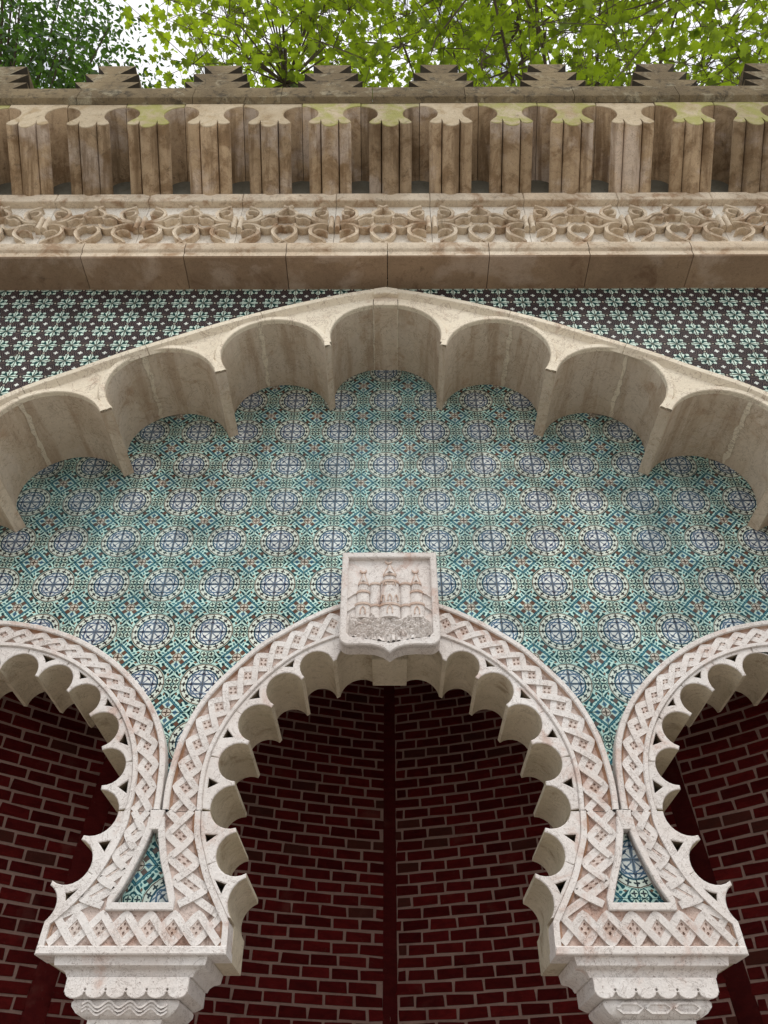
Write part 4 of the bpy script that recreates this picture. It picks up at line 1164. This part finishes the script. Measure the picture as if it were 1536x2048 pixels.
for nm, sd, ta, tb in bays:
    lab = {('outer', -1): 'dark red brick niche wall seen through the left side arch', ('inner', -1): 'dark red brick niche wall left of the central plaster strip',
           ('inner', 1): 'dark red brick niche wall right of the central plaster strip', ('outer', 1): 'dark red brick niche wall seen through the right side arch'}[(nm, sd)]
    p0, _ = wall_pt((ta + tb) / 2, ZLO)
    W = thing('brick_wall', lab, 'wall', (p0[0], p0[1], -EYE), 'brick walls of the niche')
    v, f = [], []; n = 26; k = 44
    for i in range(n + 1):
        for j in range(k + 1):
            z = -EYE + (ZHI + .25 + EYE) * j / k; v.append(wall_pt(ta - .08 + (tb - ta + .16) * i / n, z, -.0 if True else 0)[0])
    f = [(i * (k + 1) + j, (i + 1) * (k + 1) + j, (i + 1) * (k + 1) + j + 1, i * (k + 1) + j + 1) for i in range(n) for j in range(k)]
    mk('mortar_bed', v, f, 'mortar', W, smooth=True)
    row = 0; z = ZLO + BHt / 2; rest = MB()
    while z < ZHI:
        t = ta + rb.uniform(.0, .02) if row % 2 else ta + rb.uniform(0, .02)
        first = True
        while t < tb - .02:
            l = BL - .013 + rb.uniform(-.004, .004)
            if first: l = (BL * (.45 if row % 2 else .98)) - .013 + rb.uniform(-.03, .02); first = False
            if t + l > tb: l = tb - t
            if l > .03:
                c = t + l / 2; p, al = wall_pt(c, z); q = to_px(p)
                if q and -40 < q[0] < 1576 and q[1] < 2090:
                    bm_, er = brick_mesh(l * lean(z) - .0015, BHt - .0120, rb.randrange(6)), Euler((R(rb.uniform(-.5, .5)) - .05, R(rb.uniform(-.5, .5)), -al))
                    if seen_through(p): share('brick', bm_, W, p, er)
                    else:
                        mt = er.to_matrix(); rest.add([mt @ v_.co + Vector(p) for v_ in bm_.vertices], [tuple(q_.vertices) for q_ in bm_.polygons])
            t += l + .013
        z += BHt; row += 1
    if rest.v: rest.build('bricks', 'brick', W)['kind'] = 'stuff'
    m = MB(); n = 14                                        # grey stone course under the bricks
    v = []
    for i in range(n + 1):
        t = ta - .08 + (tb - ta + .16) * i / n
        for z, pd in ((ZLO - .02, .0), (ZLO - .02, .05), (ZLO - .20, .05), (ZLO - .20, .0)): v.append(wall_pt(t, z, pd)[0])
    m.add(v, [(i * 4 + j, (i + 1) * 4 + j, (i + 1) * 4 + j + 1, i * 4 + j + 1) for i in range(n) for j in range(3)]); m.build('stone_course', 'plaster_grey', W)
for tt, lb in ((-TS, 'smooth dark red plaster strip between the bricks behind the left column'), (0, 'smooth dark red plaster strip down the middle of the niche'), (TS, 'smooth dark red plaster strip between the bricks behind the right column')):
    v = []; hw = .038 if tt == 0 else .052
    for j in range(31):
        z = ZLO - .02 + (ZHI + .2 - ZLO) * j / 30
        for d, pr in ((-hw - .004, 0), (-hw, .005), (0, .007), (hw, .005), (hw + .004, 0)): v.append(wall_pt(tt + d + (0 if pr == 0 else .004 * math.sin(j * 1.7)), z, pr)[0])
    f = [(j * 5 + i, j * 5 + i + 1, (j + 1) * 5 + i + 1, (j + 1) * 5 + i) for j in range(30) for i in range(4)]
    o = mk('plaster_strip', v, f, 'strip'); o['label'] = lb; o['category'] = 'plaster strip'; o['kind'] = 'thing'; o['group'] = 'plaster strips of the niche'
m = MB(); m.box(-3.6, 3.6, .285, 3.4, 2.98, 3.10); o = m.build('niche_ceiling', 'plaster_grey'); o['kind'] = 'structure'
m = MB(); m.box(-3.6, 3.6, 2.2, 2.4, -EYE, 5.6); m.box(-3.6, 3.6, -.29, 2.2, 4.31, 4.36); o = m.build('rear_wall', 'plaster_grey'); o['kind'] = 'structure'

# ------------------------------------------------------------------ trees
def leaf_outline():
    pts = [(0, -.05), (.22, -.18), (.50, -.08), (.40, .10), (.62, .30), (.38, .36), (.34, .60), (.16, .56), (0, 1.0)]
    return pts + [(-p[0], p[1]) for p in pts[::-1][1:-1]]
LO = leaf_outline(); LV = [(0, .22, 0.0)] + [(p[0], p[1], -.10 * abs(p[0]) - .06 * p[1] ** 2) for p in LO]
LF = [(0, i + 1, (i + 1) % len(LO) + 1) for i in range(len(LO))]
leaf_me = bpy.data.meshes.new('leaf'); leaf_me.from_pydata(LV, [], LF); leaf_me.materials.append(M['leaf'])
def plane_tree(base, centres, label, rg, limb_to, n_leaf, size, objs, name='plane_tree'):
    T = thing(name, label, 'tree', base)
    bx, by, bz = base
    tr = MB(); top = Vector((bx - .3, by - .4, 9.0))
    tr.tube([base, (bx - .05, by, bz + 2), (bx - .15, by - .2, bz + 6), tuple(top)], [.34, .28, .24, .19], 10); tr.build('trunk', 'bark', T, smooth=True)
    limbs = []
    lm = MB()
    for q in limb_to:
        q = Vector(q); mid = (top + q) / 2 + Vector((rg.uniform(-.4, .4), rg.uniform(-.4, .4), .5)); pts = []
        for i in range(9):
            t = i / 8; p = top * (1 - t) ** 2 + mid * 2 * t * (1 - t) + q * t * t
            pts.append(p + Vector((rg.uniform(-.08, .08), rg.uniform(-.08, .08), rg.uniform(-.05, .05))))
        lm.tube(pts, [.042 - .0042 * i for i in range(9)], 6); limbs += pts[2:]
    lm.build('limb', 'bark', T)
    leaves, tw = [], MB()
    for c in centres:
        c = Vector(c); near = min(limbs, key=lambda p: (p - c).length)
        m1 = near.lerp(c, .5) + Vector((rg.uniform(-.2, .2), rg.uniform(-.2, .2), rg.uniform(0, .25)))
        tw.tube([near, m1, c], [.013, .008, .004], 4)
        for _ in range(n_leaf):
            d = Vector((rg.gauss(0, .34), rg.gauss(0, .34), rg.gauss(0, .24)))
            p = c + d
            if rg.random() < .3: tw.tube([c, p], [.005, .003], 3)
            s = size * rg.uniform(.55, 1.15)
            e = Euler((rg.gauss(0, .45), rg.gauss(0, .45), rg.uniform(0, 6.283)))
            leaves.append((p, e, s))
    tw.build('twigs', 'bark', T)['kind'] = 'stuff'
    def score(l):
        q = to_px(l[0])
        return l[2] / q[2] if q and -20 < q[0] < 1556 and -20 < q[1] < 178 else 0
    order = sorted(leaves, key=score, reverse=True)
    for p, e, s in order[:objs]:
        o = share('leaf', leaf_me, T, p, e); o.scale = (s, s, s)
    v, f = [], []
    for p, e, s in order[objs:]:
        mt = e.to_matrix(); k = len(v)
        v += [tuple(mt @ (Vector(q) * s) + p) for q in LV]; f += [(a + k, b2 + k, c + k) for a, b2, c in LF]
    o = mk('crown', v, f, 'leaf', T); o['kind'] = 'stuff'
    return T
rg = random.Random(21)
cs = []
while len(cs) < 820:
    p = (rg.uniform(-3.6, 7.5), rg.uniform(-2.2, 4.2), rg.uniform(6.9, 14.5))
    e = ((p[0] - 2.2) / 5.6) ** 2 + ((p[1] - .9) / 3.2) ** 2 + ((p[2] - 10.7) / 3.9) ** 2
    if p[0] < -2.25 - (p[2] - 9) * .22: continue            # open sky between this crown and the evergreen
    if e < 1: cs.append(p)
plane_tree((3.4, 6.4, -EYE), cs, 'tall plane tree with bright backlit lobed leaves spreading above the battlements', rg,
           [cs[i * 20] for i in range(34)], 24, .108, 300)
# evergreen
EV = thing('evergreen_tree', 'dense dark evergreen tree with small glossy leaves behind the left merlons', 'tree', (-5.2, 3.6, -EYE))
m = MB(); m.tube([(-5.2, 3.6, -EYE), (-5.1, 3.3, 3), (-4.9, 2.6, 6.5), (-4.5, 1.4, 9.5)], [.24, .2, .14, .06], 9); m.build('trunk', 'bark', EV, smooth=True)
lm = MB(); v, f = [], []; rg = random.Random(33)
for _ in range(680):
    while True:
        d = Vector((rg.uniform(-1, 1), rg.uniform(-1, 1), rg.uniform(-1, 1)))
        if .2 < d.length < 1: break
    c = Vector((-4.75 + d.x * 2.35, .9 + d.y * 2.3, 9.0 + d.z * 2.6))
    if rg.random() < .5: lm.tube([Vector((-4.8, 1.9, 8.2)).lerp(c, .25), Vector((-4.8, 1.9, 8.2)).lerp(c, .6) + Vector((0, 0, .15)), c], [.03, .016, .006], 4)
    for _ in range(60):
        p = c + Vector((rg.gauss(0, .20), rg.gauss(0, .20), rg.gauss(0, .17))); s = rg.uniform(.05, .10)
        mt = Euler((rg.gauss(0, .7), rg.gauss(0, .7), rg.uniform(0, 6.28))).to_matrix(); k = len(v)
        v += [tuple(mt @ (Vector(q) * s) + p) for q in ((0, 0, 0), (.24, .4, -.03), (0, 1, 0), (-.24, .4, -.03))]; f.append((k, k + 1, k + 2)); f.append((k, k + 2, k + 3))
lm.build('limb', 'bark', EV)
o = mk('crown', v, f, 'leaf2', EV); o['kind'] = 'stuff'

# ------------------------------------------------------------------ lift everything to the camera's height above ground
for o in scene.objects:
    if o.parent is None and o.type in ('MESH', 'EMPTY'): o.location.z += EYE
for o in scene.objects:
    if '_o' in o: del o['_o']
